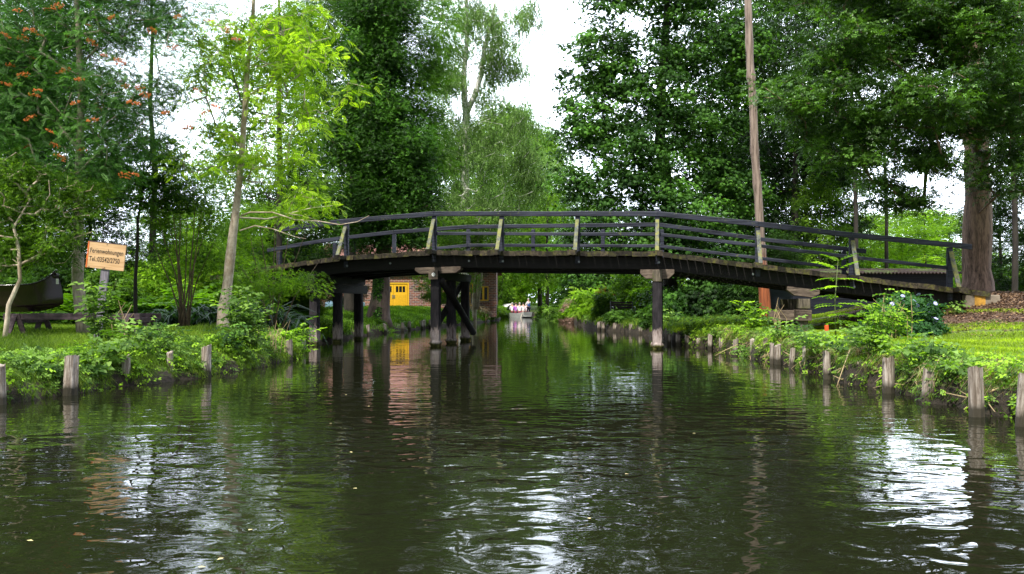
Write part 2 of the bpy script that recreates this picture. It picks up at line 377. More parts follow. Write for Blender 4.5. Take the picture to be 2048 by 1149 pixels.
# leaves
M['l_rowan'] = leafmat('rowan_leaf', (.018, .065, .016), (.13, .27, .065), .30, tcol=(1.4, 2.0, .6))
M['l_ash'] = leafmat('ash_leaf', (.06, .15, .008), (.36, .52, .04), .50)
M['l_shrub'] = leafmat('shrub_leaf', (.018, .06, .010), (.11, .23, .035), .36)
M['l_ivy'] = leafmat('ivy_leaf', (.008, .032, .004), (.070, .19, .016), .18, rough=.45, tcol=(1.4, 1.8, .5))
M['l_robinia'] = leafmat('feathery_leaf', (.020, .070, .008), (.12, .26, .025), .40)
M['l_birch'] = leafmat('birch_leaf', (.080, .15, .040), (.26, .40, .13), .42, tcol=(1.3, 1.5, .8))
M['l_chest'] = leafmat('chestnut_leaf', (.010, .042, .007), (.10, .24, .036), .26, tcol=(1.9, 2.0, .35))
M['l_oak'] = leafmat('dark_glossy_leaf', (.010, .036, .005), (.090, .20, .028), .24, rough=.38, spec=.25, tcol=(1.8, 2.0, .4))
M['l_bright'] = leafmat('bright_leaf', (.07, .17, .010), (.28, .46, .035), .45)
M['l_mid'] = leafmat('mid_green_leaf', (.030, .090, .008), (.17, .31, .03), .40)
M['l_dark'] = leafmat('deep_green_leaf', (.006, .022, .004), (.045, .11, .016), .22)
M['l_fern'] = leafmat('fern_leaf', (.05, .13, .010), (.15, .30, .02), .45)
M['l_strap'] = leafmat('strap_leaf', (.012, .040, .018), (.05, .11, .045), .30, rough=.6, spec=.3)
M['l_weed'] = leafmat('weed_leaf', (.035, .10, .014), (.20, .33, .065), .42)
M['l_red'] = leafmat('rust_red_leaf', (.16, .03, .01), (.42, .11, .02), .35, tcol=(1.5, .8, .4))
M['l_pinkish'] = leafmat('pinkish_plume', (.25, .18, .12), (.60, .42, .36), .3, tcol=(1.2, 1, .8))
M['l_hydr'] = leafmat('hydrangea_leaf', (.018, .07, .022), (.06, .16, .045), .3)
M['l_grass'] = leafmat('grass_blade', (.05, .11, .012), (.19, .28, .035), .42)
M['l_lawn'] = leafmat('lawn_blade', (.12, .21, .010), (.40, .54, .035), .35)
M['l_dry'] = leafmat('dry_grass_blade', (.22, .16, .07), (.52, .42, .24), .3, tcol=(1.1, 1, .7))
M['flower'] = plain('pale_blue_flower', (.40, .42, .72), .7, var=.2, scale=30)
M['flower_w'] = plain('cream_flower', (.75, .72, .5), .7, var=.1)
M['berry'] = plain('orange_berry', (.50, .13, .008), .35, var=.3, scale=20)
M['floatleaf'] = plain('floating_leaf_skin', (.42, .36, .14), .6, var=.3)

# ------------------------------------------------------------------ terrain
LSH = [(-40,-9.5),(5,-7.9),(9,-7.4),(10.9,-7.1),(12,-6.8),(14.9,-5.78),(17,-5.5),(19.4,-5.35),(21.5,-5.6),(23,-6.3),(26,-6.65),(33,-6.35),(40,-5.2),(44.6,-4.5),(52,-2.8),(58,-1.75),(64,-1.05),(70,-1.15),(76,-2.1),(84,-5),(92,-14),(100,-40),(108,-90)]
RSH = [(-40,7.0),(5,6.2),(9.9,5.9),(12,5.95),(14.4,5.85),(17,6.1),(23,6.05),(26,5.6),(30,5.6),(35.4,5.7),(39,4.6),(44.6,4.2),(55,4.3),(64,4.1),(70,3.0),(76,2.6),(84,1.5),(92,-4),(100,-22),(108,-70),(112,-200)]
def jig(Y): return .10*math.sin(Y*2.3)+.07*math.sin(Y*5.1+1)+.05*math.sin(Y*11.3)
def lsx(Y): return lerp_tab(LSH, Y)+jig(Y)*(1 if Y < 90 else 0)
def rsx(Y): return lerp_tab(RSH, Y)+jig(Y+40)*(1 if Y < 90 else 0)
def prof_l(o): return np.interp(o, [-3,-.4,-.05,0,.06,.18,.45,1.2,3.5,9], [-1.1,-.7,-.25,-.03,.10,.24,.40,.52,.60,.66])
def prof_r(o): return np.interp(o, [-3,-.4,-.05,0,.05,.12,.3,1.0,4,9], [-1.1,-.7,-.25,-.03,.20,.34,.45,.50,.56,.64])
def gz_(x, Y, o, left):
    o = np.asarray(o, float); Y = np.asarray(Y, float); x = np.asarray(x, float)
    z = prof_l(o) if left else prof_r(o)
    z = z+sstep(1, 6, o)*.28*sstep(24, 40, Y)
    if not left: z = z+1.05*sstep(9.6, 14.0, x)*np.exp(-((Y-25)/6.5)**2)
    if left: z = z+.12*np.exp(-((Y-20)/3)**2)*sstep(.3, 2, o)
    if left: z = z+1.35*np.exp(-((x+11.2)/2.4)**2-((Y-28.5)/2.6)**2)
    n = np.sin(x*1.7+Y*.9)*np.sin(Y*1.3-x*.6)*.035+np.sin(x*4.1)*np.sin(Y*3.7)*.015
    return z+n*sstep(.1, .8, o)
def gz(x, Y):
    l, r = lsx(Y), rsx(Y)
    if x < l and Y < 108: return float(gz_(x, Y, l-x, True))
    return float(gz_(x, Y, x-r, False))
def strip(side):
    offs = [-3,-1.2,-.4,-.15,-.05,0,.03,.06,.12,.18,.25,.35,.5,.7,.9,1.2,1.6,2,2.5,3,3.6,4.2,5,5.8,6.6,7.5,8.5,9.5,10.5,12,14,17,21,28,40,70,130,230]
    Ys = [-40,-20,-8,0,4,7]+list(np.arange(9, 34, .22))+list(np.arange(34, 90, .7))+[92,95,98,101,104,107]
    if side == 'r': Ys += [109.5,112,130,170,260,500]
    V = []; sh = lsx if side == 'l' else rsx
    for Y in Ys:
        x0 = sh(Y); o = np.array(offs); x = x0-o if side == 'l' else x0+o
        if side == 'r' and Y > 108: x = x0+o*2.4
        z = gz_(x, np.full(len(o), Y), o, side == 'l')
        z = z+(np.random.default_rng(int(Y*100)+9000).normal(0, .018, len(o)))*((o > .02)&(o < 1.2))
        V.append(np.stack([x, np.full(len(o), Y), z], 1))
    n, m = len(Ys), len(offs); idx = np.arange(n*m).reshape(n, m)
    Fq = np.stack([idx[:-1,:-1], idx[:-1,1:], idx[1:,1:], idx[1:,:-1]], -1).reshape(-1, 4)
    if side == 'l': Fq = Fq[:, ::-1]
    return np.concatenate(V), Fq
V1, F1 = strip('l'); V2, F2 = strip('r')
g = link('ground', mesh_np('ground', np.concatenate([V1, V2]), np.concatenate([F1, F2+len(V1)]), M['ground'], smooth=True))
tag(g, kind='structure')
mb = MB(); mb.add([(-300,-60,0),(300,-60,0),(300,600,0),(-300,600,0)], [(0,1,2,3)])
wt = mb.build('water', M['water']); tag(wt, kind='structure')

# ------------------------------------------------------------------ foliage templates
def tpl(vs, fs, rv=None): return np.array(vs, float), np.array(fs, int), (np.zeros(len(vs)) if rv is None else np.array(rv, float))
def leafquad(base, d, n, ln, wd, fold=.18, droop=.15):
    base, d, n = map(lambda q: np.array(q, float), (base, d, n)); d = d/np.linalg.norm(d); s = np.cross(n, d); s = s/np.linalg.norm(s); n = np.cross(d, s)
    return [base, base+d*ln*.45+s*wd/2+n*fold*wd, base+d*ln-n*droop*ln, base+d*ln*.45-s*wd/2+n*fold*wd]
def comb(parts):
    V = []; Fq = []; R = []
    for vs, r in parts:
        k = len(V); V += list(vs); R += [r]*4; Fq.append([k, k+1, k+2, k+3])
    return tpl(V, Fq, R)
def T_spray(n=6, ln=1.0, wd=.55, seed=0):
    r = random.Random(seed); ps = []
    for i in range(n):
        t = i/(n-1); b = (t*1.8, 0, -.25*t*t); a = (1 if i % 2 else -1)*r.uniform(.6, 1.2)*(1-.6*t)
        ps.append((leafquad(b, (math.cos(a), math.sin(a), r.uniform(-.5, .15)), (r.uniform(-.3,.3), r.uniform(-.3,.3), 1), ln*r.uniform(.75, 1.1), wd*ln*r.uniform(.8, 1.1)), r.uniform(-.15, .15)))
    return comb(ps)
def T_pinnate(pairs=6, wd=.085, ln=.26, droop=.25):
    ps = []
    for i in range(pairs):
        t = .2+.75*i/(pairs-1); z = -droop*t*t; k = ln*(1-.35*abs(t-.55)/.5)
        for s in (1, -1): ps.append((leafquad((t, 0, z), (.45, s, -.18), (0, 0, 1), k, wd, .12, .1), 0))
    ps.append((leafquad((.97, 0, -droop), (1, 0, -.3), (0, 0, 1), ln*.9, wd, .12), 0)); return comb(ps)
def T_palm(n=7):
    ps = []
    for i in range(n):
        a = (i-(n-1)/2)*(.62 if n == 7 else .8); k = 1-.35*abs(i-(n-1)/2)/((n-1)/2)
        ps.append((leafquad((0,0,0), (math.cos(a), math.sin(a), -.35), (0,0,1), k, .34*k, .2, .3), 0))
    return comb(ps)
def T_hang(n=7, ln=.5, seed=3):      # hanging birch twig
    r = random.Random(seed); ps = []
    for i in range(n):
        t = i/(n-1); ps.append((leafquad((.35*math.sin(t*1.4), 0, -t*2.0), (r.uniform(-1,1), r.uniform(-1,1), -.9), (r.uniform(-1,1), r.uniform(-1,1), .5), ln, ln*.7, .1), r.uniform(-.15,.15)))
    return comb(ps)
def T_strap(n=5, seed=5, w=.055):
    r = random.Random(seed); V = []; Fq = []; R = []
    for i in range(n):
        a = r.uniform(0, 2*PI); d = np.array([math.cos(a), math.sin(a), 0]); s = np.array([-d[1], d[0], 0]); L_ = r.uniform(.6, 1.1); k = len(V)
        for q in range(5):
            t = q/4; p = d*L_*.75*t**1.3+np.array([0, 0, L_*(1.0*t-.75*t**2.6)]); ww = w*(1-.85*t**2)*(1 if q else .6)
            V += [p+s*ww/2, p-s*ww/2]; R += [r.uniform(-.1, .1)]*2
        for q in range(4): Fq.append([k+2*q, k+2*q+1, k+2*q+3, k+2*q+2])
    return tpl(V, Fq, R)
def T_fern(n=6, seed=2):
    r = random.Random(seed); ps = []
    for i in range(n):
        a = 2*PI*i/n+r.uniform(-.3,.3); d = np.array([math.cos(a), math.sin(a), 0]); s = np.array([-d[1], d[0], 0])
        for q in range(9):
            t = .15+.85*q/8; p = d*.8*t+np.array([0,0, .95*t-.55*t*t]); k = .24*math.sin(PI*min(1, .12+t*.95))+.04
            for sg in (1,-1): ps.append((leafquad(p, s*sg+d*.35+np.array([0,0,-.12]), (0,0,1), k, .085, .1, .1), 0))
    return comb(ps)
TP = dict(spray=T_spray(), spray2=T_spray(7, .9, .4, 4), pin=T_pinnate(), pinb=T_pinnate(5, .15, .34, .22), palm=T_palm(), palm5=T_palm(5), hang=T_hang(),
          strap=T_strap(), fern=T_fern(), one=comb([(leafquad((0,0,0),(1,0,-.1),(0,0,1),1,.55), 0)]), big=T_spray(4, 1.1, .72, 9))

def instance(tp, pos, nrm, yaw, sc, base_rnd):
    tv, tf, tr = tp; n = len(pos)
    z = nrm/np.linalg.norm(nrm, axis=1, keepdims=True)
    a = np.stack([np.cos(yaw), np.sin(yaw), np.zeros(n)], 1); a = a-z*(a*z).sum(1, keepdims=True); a /= np.linalg.norm(a, axis=1, keepdims=True)+1e-9
    b = np.cross(z, a); R = np.stack([a, b, z], 2)                   # columns
    V = np.einsum('nij,kj->nki', R, tv)*sc[:, None, None]+pos[:, None, :]
    Fq = tf[None]+(np.arange(n)*len(tv))[:, None, None]
    rn = np.clip(base_rnd[:, None]+tr[None], 0, 1)
    return V.reshape(-1, 3), Fq.reshape(-1, tf.shape[1]), rn.ravel()

def skeleton(trunk, rad, cl, r, tip=.010, sides=6, wiggle=.06, up=.15):
    """trunk: list of Vector with radii; cl: cluster centres. Returns a mesh (V, F) of trunk plus limbs reaching every cluster."""
    mb = MB(); T = [Vector(p) for p in trunk]
    # resample trunk
    pts = []; rr = []
    for i in range(len(T)-1):
        m = max(2, int((T[i+1]-T[i]).length/.5))
        for q in range(m):
            t = q/m; p = T[i].lerp(T[i+1], t); rd = rad[i]*(1-t)+rad[i+1]*t
            if i or q: p = p+Vector((r.uniform(-1,1), r.uniform(-1,1), 0))*rd*wiggle*1.5
            pts.append(p); rr.append(rd*(1+r.uniform(-.05,.05)))
    pts.append(T[-1]); rr.append(rad[-1])
    mb.tube(pts, rr, max(8, int(sides*1.6)), j=.04)
    nodes = np.array([list(p) for p in pts]); par = [-1]*len(pts); nr = list(rr); ntr = len(pts); first = max(1, int(ntr*.12))
    segs = []
    if len(cl):
        order = np.argsort([np.min(np.linalg.norm(nodes-c, axis=1)) for c in cl])
        for ci in order:
            c = cl[ci]; d = nodes-c; dist = np.linalg.norm(d, axis=1)+np.maximum(0, nodes[:, 2]-c[2]+dist_bias)*1.2
            dist[:first] += 50
            j = int(np.argmin(dist)); a = Vector(nodes[j]); b = Vector(c); ln = (b-a).length
            k = max(1, min(5, int(ln/.45))); prev = j
            mid_off = Vector((r.uniform(-1,1), r.uniform(-1,1), r.uniform(-.3, 1)))*ln*.10
            new = []
            for q in range(1, k+1):
                t = q/k; p = a.lerp(b, t)+mid_off*(4*t*(1-t))+Vector((0,0,-up*ln*(4*t*(1-t))*.3))
                new.append(list(p)); par.append(prev); nr.append(0); prev = len(par)-1
            nodes = np.vstack([nodes, new])
    load = np.zeros(len(par))
    kids = np.zeros(len(par), int)
    for i in range(len(par)-1, ntr-1, -1):
        if kids[i] == 0: load[i] += tip**2.3
        load[par[i]] += load[i]; kids[par[i]] += 1
    for i in range(ntr, len(par)):
        p = par[i]; rb = min(load[p]**(1/2.3) if p >= ntr else load[i]**(1/2.3)*1.15, nr[p]*.7 if p < ntr else 9); re = load[i]**(1/2.3)
        rb = min(rb, re*1.5+.004)
        mb.tube([nodes[p], nodes[i]], [rb, re], 5 if re > .02 else 4, caps=False)
    return mb
dist_bias = 0.0

def blobs_to_clusters(blobs, ncl, r, edge=.42):
    vol = np.array([b[2]*b[3]*F**0*(b[4]**2)*max(b[5], .3) for b in blobs], float); p = vol**.75; p /= p.sum()
    out = []
    for k in range(ncl):
        px, py, rx, ry, Y, dy = blobs[r.choice(len(blobs), p=p)]
        v = r.normal(size=3); v /= np.linalg.norm(v); u = r.random()**edge
        c = P(px, py, Y); out.append([c.x+v[0]*u*rx*Y/F, c.y+v[1]*u*dy, c.z+v[2]*u*ry*Y/F])
    return np.array(out)

def leaves_on(cl, per, cr, tp, sc, r, flat=.55, upb=.9, droop=0, shade_rnd=.5):
    n = len(cl)*per; ci = np.repeat(np.arange(len(cl)), per)
    crad = (cr*r.uniform(.6, 1.3, len(cl)))[ci]
    off = r.normal(size=(n, 3))*.55; off[:, 2] *= flat
    pos = cl[ci]+off*crad[:, None]; pos[:, 2] -= droop*(off[:, 0]**2+off[:, 1]**2)*crad
    nrm = r.normal(size=(n, 3))*.55+np.array([0, 0, upb])+off*np.array([.5, .5, 0])
    yaw = np.arctan2(off[:, 1], off[:, 0])+r.normal(size=n)*.6
    base = np.clip((r.random(len(cl))**1.3)[ci]*.75+r.random(n)*.42-.08, 0, 1)
    return instance(TP[tp], pos, nrm, yaw, sc*r.uniform(.7, 1.2, n), base)

def tree(name, label, cat, trunk, rad, blobs, ncl, per, cr, tp, sc, leaf, trunkmat, seed, group=None, edge=.42, flat=.55, upb=.9, droop=0,
         tip=.010, extra=None, cl=None, crown='crown', stem='trunk', zmin=None):
    r = np.random.default_rng(seed); pr = random.Random(seed)
    base = Vector(trunk[0]); 
    t = empty(name, base); tag(t, label, cat, group)
    per = int(per*1.3)
    if cl is None: cl = blobs_to_clusters(blobs, int(ncl*1.35), r, edge)
    if zmin is not None: cl = cl[cl[:, 2] > zmin]
    st = random.getstate(); random.seed(seed)
    mb = skeleton(trunk, rad, cl, pr, tip)
    random.setstate(st)
    mb.v = [(v[0]-base.x, v[1]-base.y, v[2]-base.z) for v in mb.v]
    mb.build(stem, M[trunkmat], t, smooth=True)
    V, Fq, rn = leaves_on(cl, per, cr, tp, sc, r, flat, upb, droop)
    if zmin is not None: pass
    link(crown, mesh_np(crown, V-np.array(base), Fq, M[leaf], rn), t)
    return t, cl
def PT(lst): return [P(*q) for q in lst]
def G(px, Y, dz=0):
    x = (px-CX)/F*Y; return Vector((x, Y, gz(x, Y)+dz))

# ------------------------------------------------------------------ footbridge
BO = Vector((-2.48, 25.3, 0)); BA = math.atan2(-.19, .982)
bridge = empty('footbridge', BO, BA)
tag(bridge, 'dark arched wooden footbridge with handrails crossing the canal on timber piles', 'bridge')
DT = [(-8.2, 2.20), (-6.6, 2.40), (-5.1, 2.62), (-3, 2.88), (0, 3.02), (7, 2.90), (9.9, 2.50), (12.5, 2.14), (15.9, 1.70)]
def dk(s): return lerp_tab(DT, s)
WB = 4.45
mb = MB(); s = -7.6; POSTS = [-2.97, 0, 2.19, 4.57, 6.98, 9.89, 12.5, 15.1]; RPOST = [-7.6, -5.3, -2.9, 0, 2.45, 5.0, 7.1, 10.4, 13.2]
while s < 15.8:
    wd = random.uniform(.195, .225); c = s+wd/2; z = dk(c); sl = math.atan2(dk(c+.1)-dk(c-.1), .2)
    near = any(abs(c-p+.0) < .12 for p in POSTS)
    y0 = -.30+random.uniform(-.02, .02)-(.50 if near else 0); th = .125+random.uniform(-.006, .006)
    dx = math.cos(sl)*wd/2; dz = math.sin(sl)*wd/2; up = random.uniform(-.012, .012)
    vs = []
    for (a, b) in ((-1,-1),(1,-1),(1,1),(-1,1)):
        for yy in (y0, WB+.35):
            vs.append((c+a*dx*.985-(b-1)*.5*th*math.sin(sl)*-1, yy+random.uniform(-.004,.004), z+a*dz+up+(0 if b > 0 else -th)+random.uniform(-.003,.003)))
    mb.add(vs, [(0,2,4,6)[::-1], (1,3,5,7), (0,1,3,2), (2,3,5,4), (4,5,7,6), (6,7,1,0)])
    s += wd+.022
mb.build('deck', M['plank'], bridge, bevel=.012)
for yy in (.12, 1.5, 2.9, WB-.1):
    mb = MB()
    for a, b in ((-7.4, -5.1), (-5.1, -3), (-3, 0), (0, 7), (7, 12.5), (12.5, 15.6)):
        za, zb = dk(a)-.135, dk(b)-.135; mb.bar((a, yy, za-.19), (b, yy, zb-.19), .22, .38, seg=6, j=.006)
    mb.build('girder', M['girder'], bridge, bevel=.015)
def rail(pts, y, h, w, nm='handrail', dz=0):
    mb = MB()
    for (a, za), (b, zb) in zip(pts[:-1], pts[1:]):
        mb.bar((a, y, za), (b, y, zb), w, h, seg=max(2, int((b-a)/.8)), j=.004)
    return mb.build(nm, M['rail'], bridge, bevel=.012)
RH = 1.16
rail([(-5.3, 3.80), (-3, 4.03), (0, 4.21)], 0, .15, .09)
rail([(0, 4.212), (7, dk(7)+RH)], 0, .15, .09)
rail([(7, dk(7)+RH+.002), (9.9, dk(9.9)+RH+.04), (12.5, dk(12.5)+RH+.03), (15.65, dk(15.65)+RH+.06)], 0, .15, .09)
rail([(-.02, dk(0)+.57), (6.98, dk(7)+.55)], .055, .10, .05, 'midrail')
rail([(7, dk(7)+.55), (9.9, dk(9.9)+.57), (12.5, dk(12.5)+.56), (15.1, dk(15.1)+.56)], .055, .10, .05, 'midrail')
for i, ps in enumerate(POSTS):
    z = dk(ps); mb = MB(); top = (lerp_tab([(-6.9,3.52),(-5.3,3.80),(-3,4.03),(0,4.21),(7,dk(7)+RH),(15.65,dk(15.65)+RH+.05)], ps))-.07
    if ps == 6.98: top += .22
    mb.box(ps-.07, ps+.07, -.005, .125 if True else 0, z-.35, top, .003); mb.build('post', M['rail'], bridge, bevel=.01)
    mb = MB(); mb.bar((ps, -.05, top-.12 if ps != 6.98 else top-.33), (ps, -.68, z+.004), .11, .055, up=(0, 1, .3), seg=3, j=.003)
    mb.build('brace', M['brace'], bridge, bevel=.006)
# rear railing
rail([(-8.1, 3.42), (-6.6, 3.66), (-5.1, 3.86), (-2.9, 4.06), (0, 4.21)], WB, .14, .09)
rail([(0, 4.211), (7.0, 4.16)], WB, .14, .09)
rail([(7.0, 4.16), (10.4, dk(10.4)+1.17), (13.9, dk(13.9)+1.17)], WB, .14, .09)
rail([(-1.2, dk(-1.2)+.45), (0, dk(0)+.50)], WB-.06, .11, .05, 'midrail'); rail([(0, dk(0)+.501), (7, dk(7)+.50)], WB-.06, .11, .05, 'midrail')
rail([(7, dk(7)+.5), (10.4, dk(10.4)+.5), (13.3, dk(13.3)+.5)], WB-.06, .11, .05, 'midrail')
for ps in RPOST:
    mb = MB(); mb.box(ps-.065, ps+.065, WB-.03, WB+.10, dk(ps)-.3, dk(ps)+1.10, .003); mb.build('post', M['rail'], bridge, bevel=.01)
# pile bents
def sqpile(mb, x, y, z0, z1, r=.145, lean=0):
    n = 12; H = 9; vs = []; fs = []
    for i in range(H+1):
        t = i/H; z = z0+(z1-z0)*t
        for k in range(n):
            a = 2*PI*(k+.5)/n; q = r*(1.0/max(abs(math.cos(a)), abs(math.sin(a)))**.62)
            q *= 1+random.uniform(-.05, .05)+(.10 if t < .25 else 0)*random.random()
            vs.append((x+lean*t+q*math.cos(a), y+q*math.sin(a), z))
    for i in range(H):
        for k in range(n): fs.append((i*n+k, i*n+(k+1)%n, (i+1)*n+(k+1)%n, (i+1)*n+k))
    fs.append(tuple(H*n+k for k in range(n))); mb.add(vs, fs)
for bx, zt, z0 in ((-4.05, 2.05, -.9), (.06, 2.14, -1.2), (6.98, 2.30, -1.2), (11.15, 1.50, -.2)):
    for k, wy in enumerate((0, 1.85, 3.8)):
        mb = MB(); sqpile(mb, bx, wy, z0, zt, .15 if bx < 7 else .135); mb.build('pile', M['pile'] if bx != 11.15 else M['greypost'], bridge)
        if bx in (.06, 6.98):
            mb = MB(); mb.ball((bx, wy, .10), .20, 14, 8, (1.0, 1.0, .75)); mb.v = [tuple(c*1 for c in (v[0]+random.uniform(-.02,.02), v[1]+random.uniform(-.02,.02), v[2]+random.uniform(-.02,.02))) for v in mb.v]
            mb.build('moss_collar', M['pile'], bridge, smooth=True)
    if bx == 11.15: continue
    mb = MB(); cb0 = 2.14 if bx == .06 else (2.05 if bx < 0 else 2.30)
    h = {-4.05: .26, .06: .26, 6.98: 0}[bx]
    if h: mb.bar((bx, -.28, cb0+h/2-.004), (bx, 4.1, cb0+h/2-.004), .30, h, seg=4, j=.004); mb.build('cap_beam', M['girder'] if bx < -1 else M['girder'], bridge, bevel=.012)
# weathered heads
mb = MB(); mb.box(-.09, .21, -.30, -.285, 2.12, 2.40, .002); mb.build('beam_end', M['greywood'], bridge)
mb = MB(); mb.box(6.84, 7.12, -.17, .16, 2.02, 2.36, .004); mb.box(6.82, 7.14, .16, 4.1, 2.10, 2.34, .004); mb.build('cap_beam', [M['greypost']], bridge, bevel=.012)
def corbel(cx, z1, half, h, tilt=0, mat='greywood', y0=-.10, y1=.24, cut=.16, nm='corbel'):
    mb = MB(); prof = [(-half, 0), (-half, -h*.45), (-half+cut, -h), (half-cut, -h), (half, -h*.45), (half, 0)]
    vs = [(cx+x+random.uniform(-.006,.006), y, z1+z+x*tilt) for y in (y0, y1) for x, z in prof]; n = 6
    fs = [tuple(range(n)), tuple(range(2*n-1, n-1, -1))]+[(k, n+k, n+(k+1)%n, (k+1)%n) for k in range(n)]
    mb.add(vs, fs); return mb.build(nm, M[mat], bridge, bevel=.012)
corbel(.15, dk(.15)-.505, .75, .20, .02)
corbel(6.98, dk(7)-.515, .50, .28, 0)
corbel(11.15, dk(11.15)-.52, .45, .24, -.13, cut=.2)
mb = MB(); mb.box(11.0, 11.32, -.2, .3, 1.22, 1.50, .006); mb.build('packing_block', M['greypost'], bridge, bevel=.01)
mb = MB(); mb.bar((11.15, -.22, 1.02), (11.1, 4.2, 1.02), .42, .32, seg=4, j=.006); mb.bar((10.2, .3, 1.00), (11.0, .3, 1.02), .2, .3, j=.004); mb.build('cap_beam', M['greywood'], bridge, bevel=.012)
# X bracing of the left bent, in the plane of the bent
mb = MB(); mb.tube([(.24, -.05, 2.10), (.26, 2.0, 1.25), (.28, 4.1, .28)], [.11, .12, .12], 9, j=.06); mb.build('diagonal_brace', M['girder'], bridge, smooth=True)
mb = MB(); mb.tube([(-.12, 3.9, 2.05), (-.12, 2.0, 1.2), (-.14, .4, .50)], [.10, .11, .11], 9, j=.06); mb.build('diagonal_brace', M['girder'], bridge, smooth=True)
mb = MB(); mb.box(-4.2, -3.9, -.35, 4.3, 1.72, 2.02, .004); mb.build('cross_beam', M['girder'], bridge)
# small plate with a round mark
pl = MB(); pl.box(-.0, .15, -.312, -.302, 2.19, 2.35); pl = pl.build('number_plate', M['greypost'], bridge)
mk = MB()
def ring(mb, cx, y, cz, r0, r1, n=20):
    vs = [(cx+q*math.cos(2*PI*k/n), y, cz+q*math.sin(2*PI*k/n)) for q in (r0, r1) for k in range(n)]
    mb.add(vs, [(k, (k+1)%n, n+(k+1)%n, n+k) for k in range(n)])
ring(mk, .075, -.3145, 2.27, .001, .058)
mk.build('disc', M['white'], pl)
mk = MB(); ring(mk, .078, -.3165, 2.275, .018, .030); mk.bar((.105, -.3165, 2.27), (.085, -.3165, 2.235), .004, .012, up=(0,1,0)); mk.build('mark', M['black'], pl)
mb = MB()
for bs in (1.1, 2.19, 4.57, 6.98, 9.7, 12.5, -1.5, -2.97):
    mb.tube([(bs+.05, -.005, dk(bs)-.30), (bs+.05, -.03, dk(bs)-.30)], .035, 10)
mb.build('bolt_heads', M['iron'], bridge)['kind'] = 'stuff'

# concrete abutment
mb = MB(); 
o = BO+Vector((.982*15.75, -.19*15.75, 0))
ab = empty('concrete_abutment', (o.x, o.y, 0), BA); tag(ab, 'stained concrete block under the right end of the footbridge', 'abutment')
mb.box(-.35, .55, -.25, 4.2, .6, 1.62, .02); mb.build('block', M['concrete'], ab, bevel=.03)
mb = MB(); mb.box(-.12, .16, -.262, -.252, .95, 1.60, .01); mb.build('ochre_stain', M['ochre'], ab)

# ------------------------------------------------------------------ bank stubs
def stub_mesh(i, r, h, split=False):
    st = random.Random(100+i); mb = MB(); n = 14; H = 6; vs = []; fs = []
    ph = st.uniform(0, 6); crack = [1-.12*st.random() for _ in range(n)]
    for k in range(n):
        if st.random() < .22: crack[k] = st.uniform(.72, .85)
    for q in range(H+1):
        t = q/H; z = -.45+(h+.45)*t
        for k in range(n):
            a = 2*PI*k/n; rr = r*crack[k]*(1.06-.10*t)*(1+st.uniform(-.02,.02))*(1+.06*math.cos(2*a+ph))
            zt = z+((st.uniform(-.02,.02)+.03*math.cos(a+ph)) if q == H else 0)
            vs.append((rr*math.cos(a), rr*math.sin(a), zt))
    for q in range(H):
        for k in range(n): fs.append((q*n+k, q*n+(k+1)%n, (q+1)*n+(k+1)%n, (q+1)*n+k))
    c = len(vs); vs.append((0, 0, h-.02)); fs += [(H*n+k, H*n+(k+1)%n, c) for k in range(n)]
    mb.add(vs, fs); return mb
ORD = ['first','second','third','fourth','fifth','sixth','seventh','eighth','ninth','tenth','eleventh','twelfth','thirteenth','fourteenth','fifteenth','sixteenth','seventeenth','eighteenth','nineteenth']
RS = [(2046,9.0,.085,'flush at the right picture edge',.62),(1953,9.75,.095,'',.60),(1855,11.1,.09,'',.46),(1777,12.3,.105,'',.56),(1725,13.6,.07,'',.40),(1654,14.5,.075,'',.50),(1612,16.4,.08,'',.52),
      (1584,17.0,.07,'',.40),(1556,18.0,.09,'',.44),(1544,18.2,.06,'',.46),(1530,19.3,.06,'',.52),(1505,20.2,.08,'',.46),(1470,21.2,.085,'',.42),(1443,22.8,.085,'',.36),(1420,23.6,.09,'',.44),(1397,24.6,.075,'',.26),(1374,25.3,.085,'',.36),(1356,25.6,.08,'',.36),(1338,26.0,.07,'',.36)]
for i, (px, Y, r, nt_, h) in enumerate(RS):
    x = (px-CX)/F*Y
    o = stub_mesh(i, r*.93, h-.01).build('bank_pile', M['stub'], None, (x, Y, 0), (random.uniform(-.05,.05), random.uniform(-.05,.05), i*1.7), smooth=False)
    tag(o, 'bleached timber pile, '+ORD[i]+' from the right picture edge along the right bank', 'pile', 'timber piles along the right bank')
LS = [(-2,10.9,.10,.55),(140,12.0,.115,.60),(254,13.4,.085,.50),(340,14.3,.075,.52),(412,14.9,.115,.60),(578,19.3,.10,.50),(604,22.0,.11,.40)]
for i, (px, Y, r, h) in enumerate(LS):
    x = (px-CX)/F*Y
    o = stub_mesh(i+40, r*.88, h-.02).build('bank_pile', M['stub'], None, (x, Y, 0), (random.uniform(-.06,.06), random.uniform(-.06,.06), i*2.3))
    tag(o, 'grey split timber pile, '+ORD[i]+' from the left picture edge along the left bank', 'pile', 'timber piles along the left bank')
FR = [(1281,35.2,.10,.40),(1262,36.2,.10,.40),(1230,38,.10,.42),(1207,39.0,.11,.42),(1198,39.4,.09,.42)]
for i, (px, Y, r, h) in enumerate(FR):
    o = stub_mesh(i+60, r, h).build('bank_pile', M['stub'], None, ((px-CX)/F*Y, Y, 0))
    tag(o, 'pale timber pile beyond the bridge, '+ORD[i]+' from the right bridge pier', 'pile', 'timber piles beyond the bridge on the right')
for i, (px, Y) in enumerate([(740,34.2),(768,36),(792,38.5),(812,40.5),(828,42),(840,43),(851,44)]):
    x = lsx(Y)+.02
    o = stub_mesh(i+80, .09, .42).build('bank_pile', M['stub'], None, (x, Y, 0))
    tag(o, 'small timber pile beyond the bridge, '+ORD[i]+' from the ivy tree bank end towards the house', 'pile', 'timber piles beyond the bridge on the left')

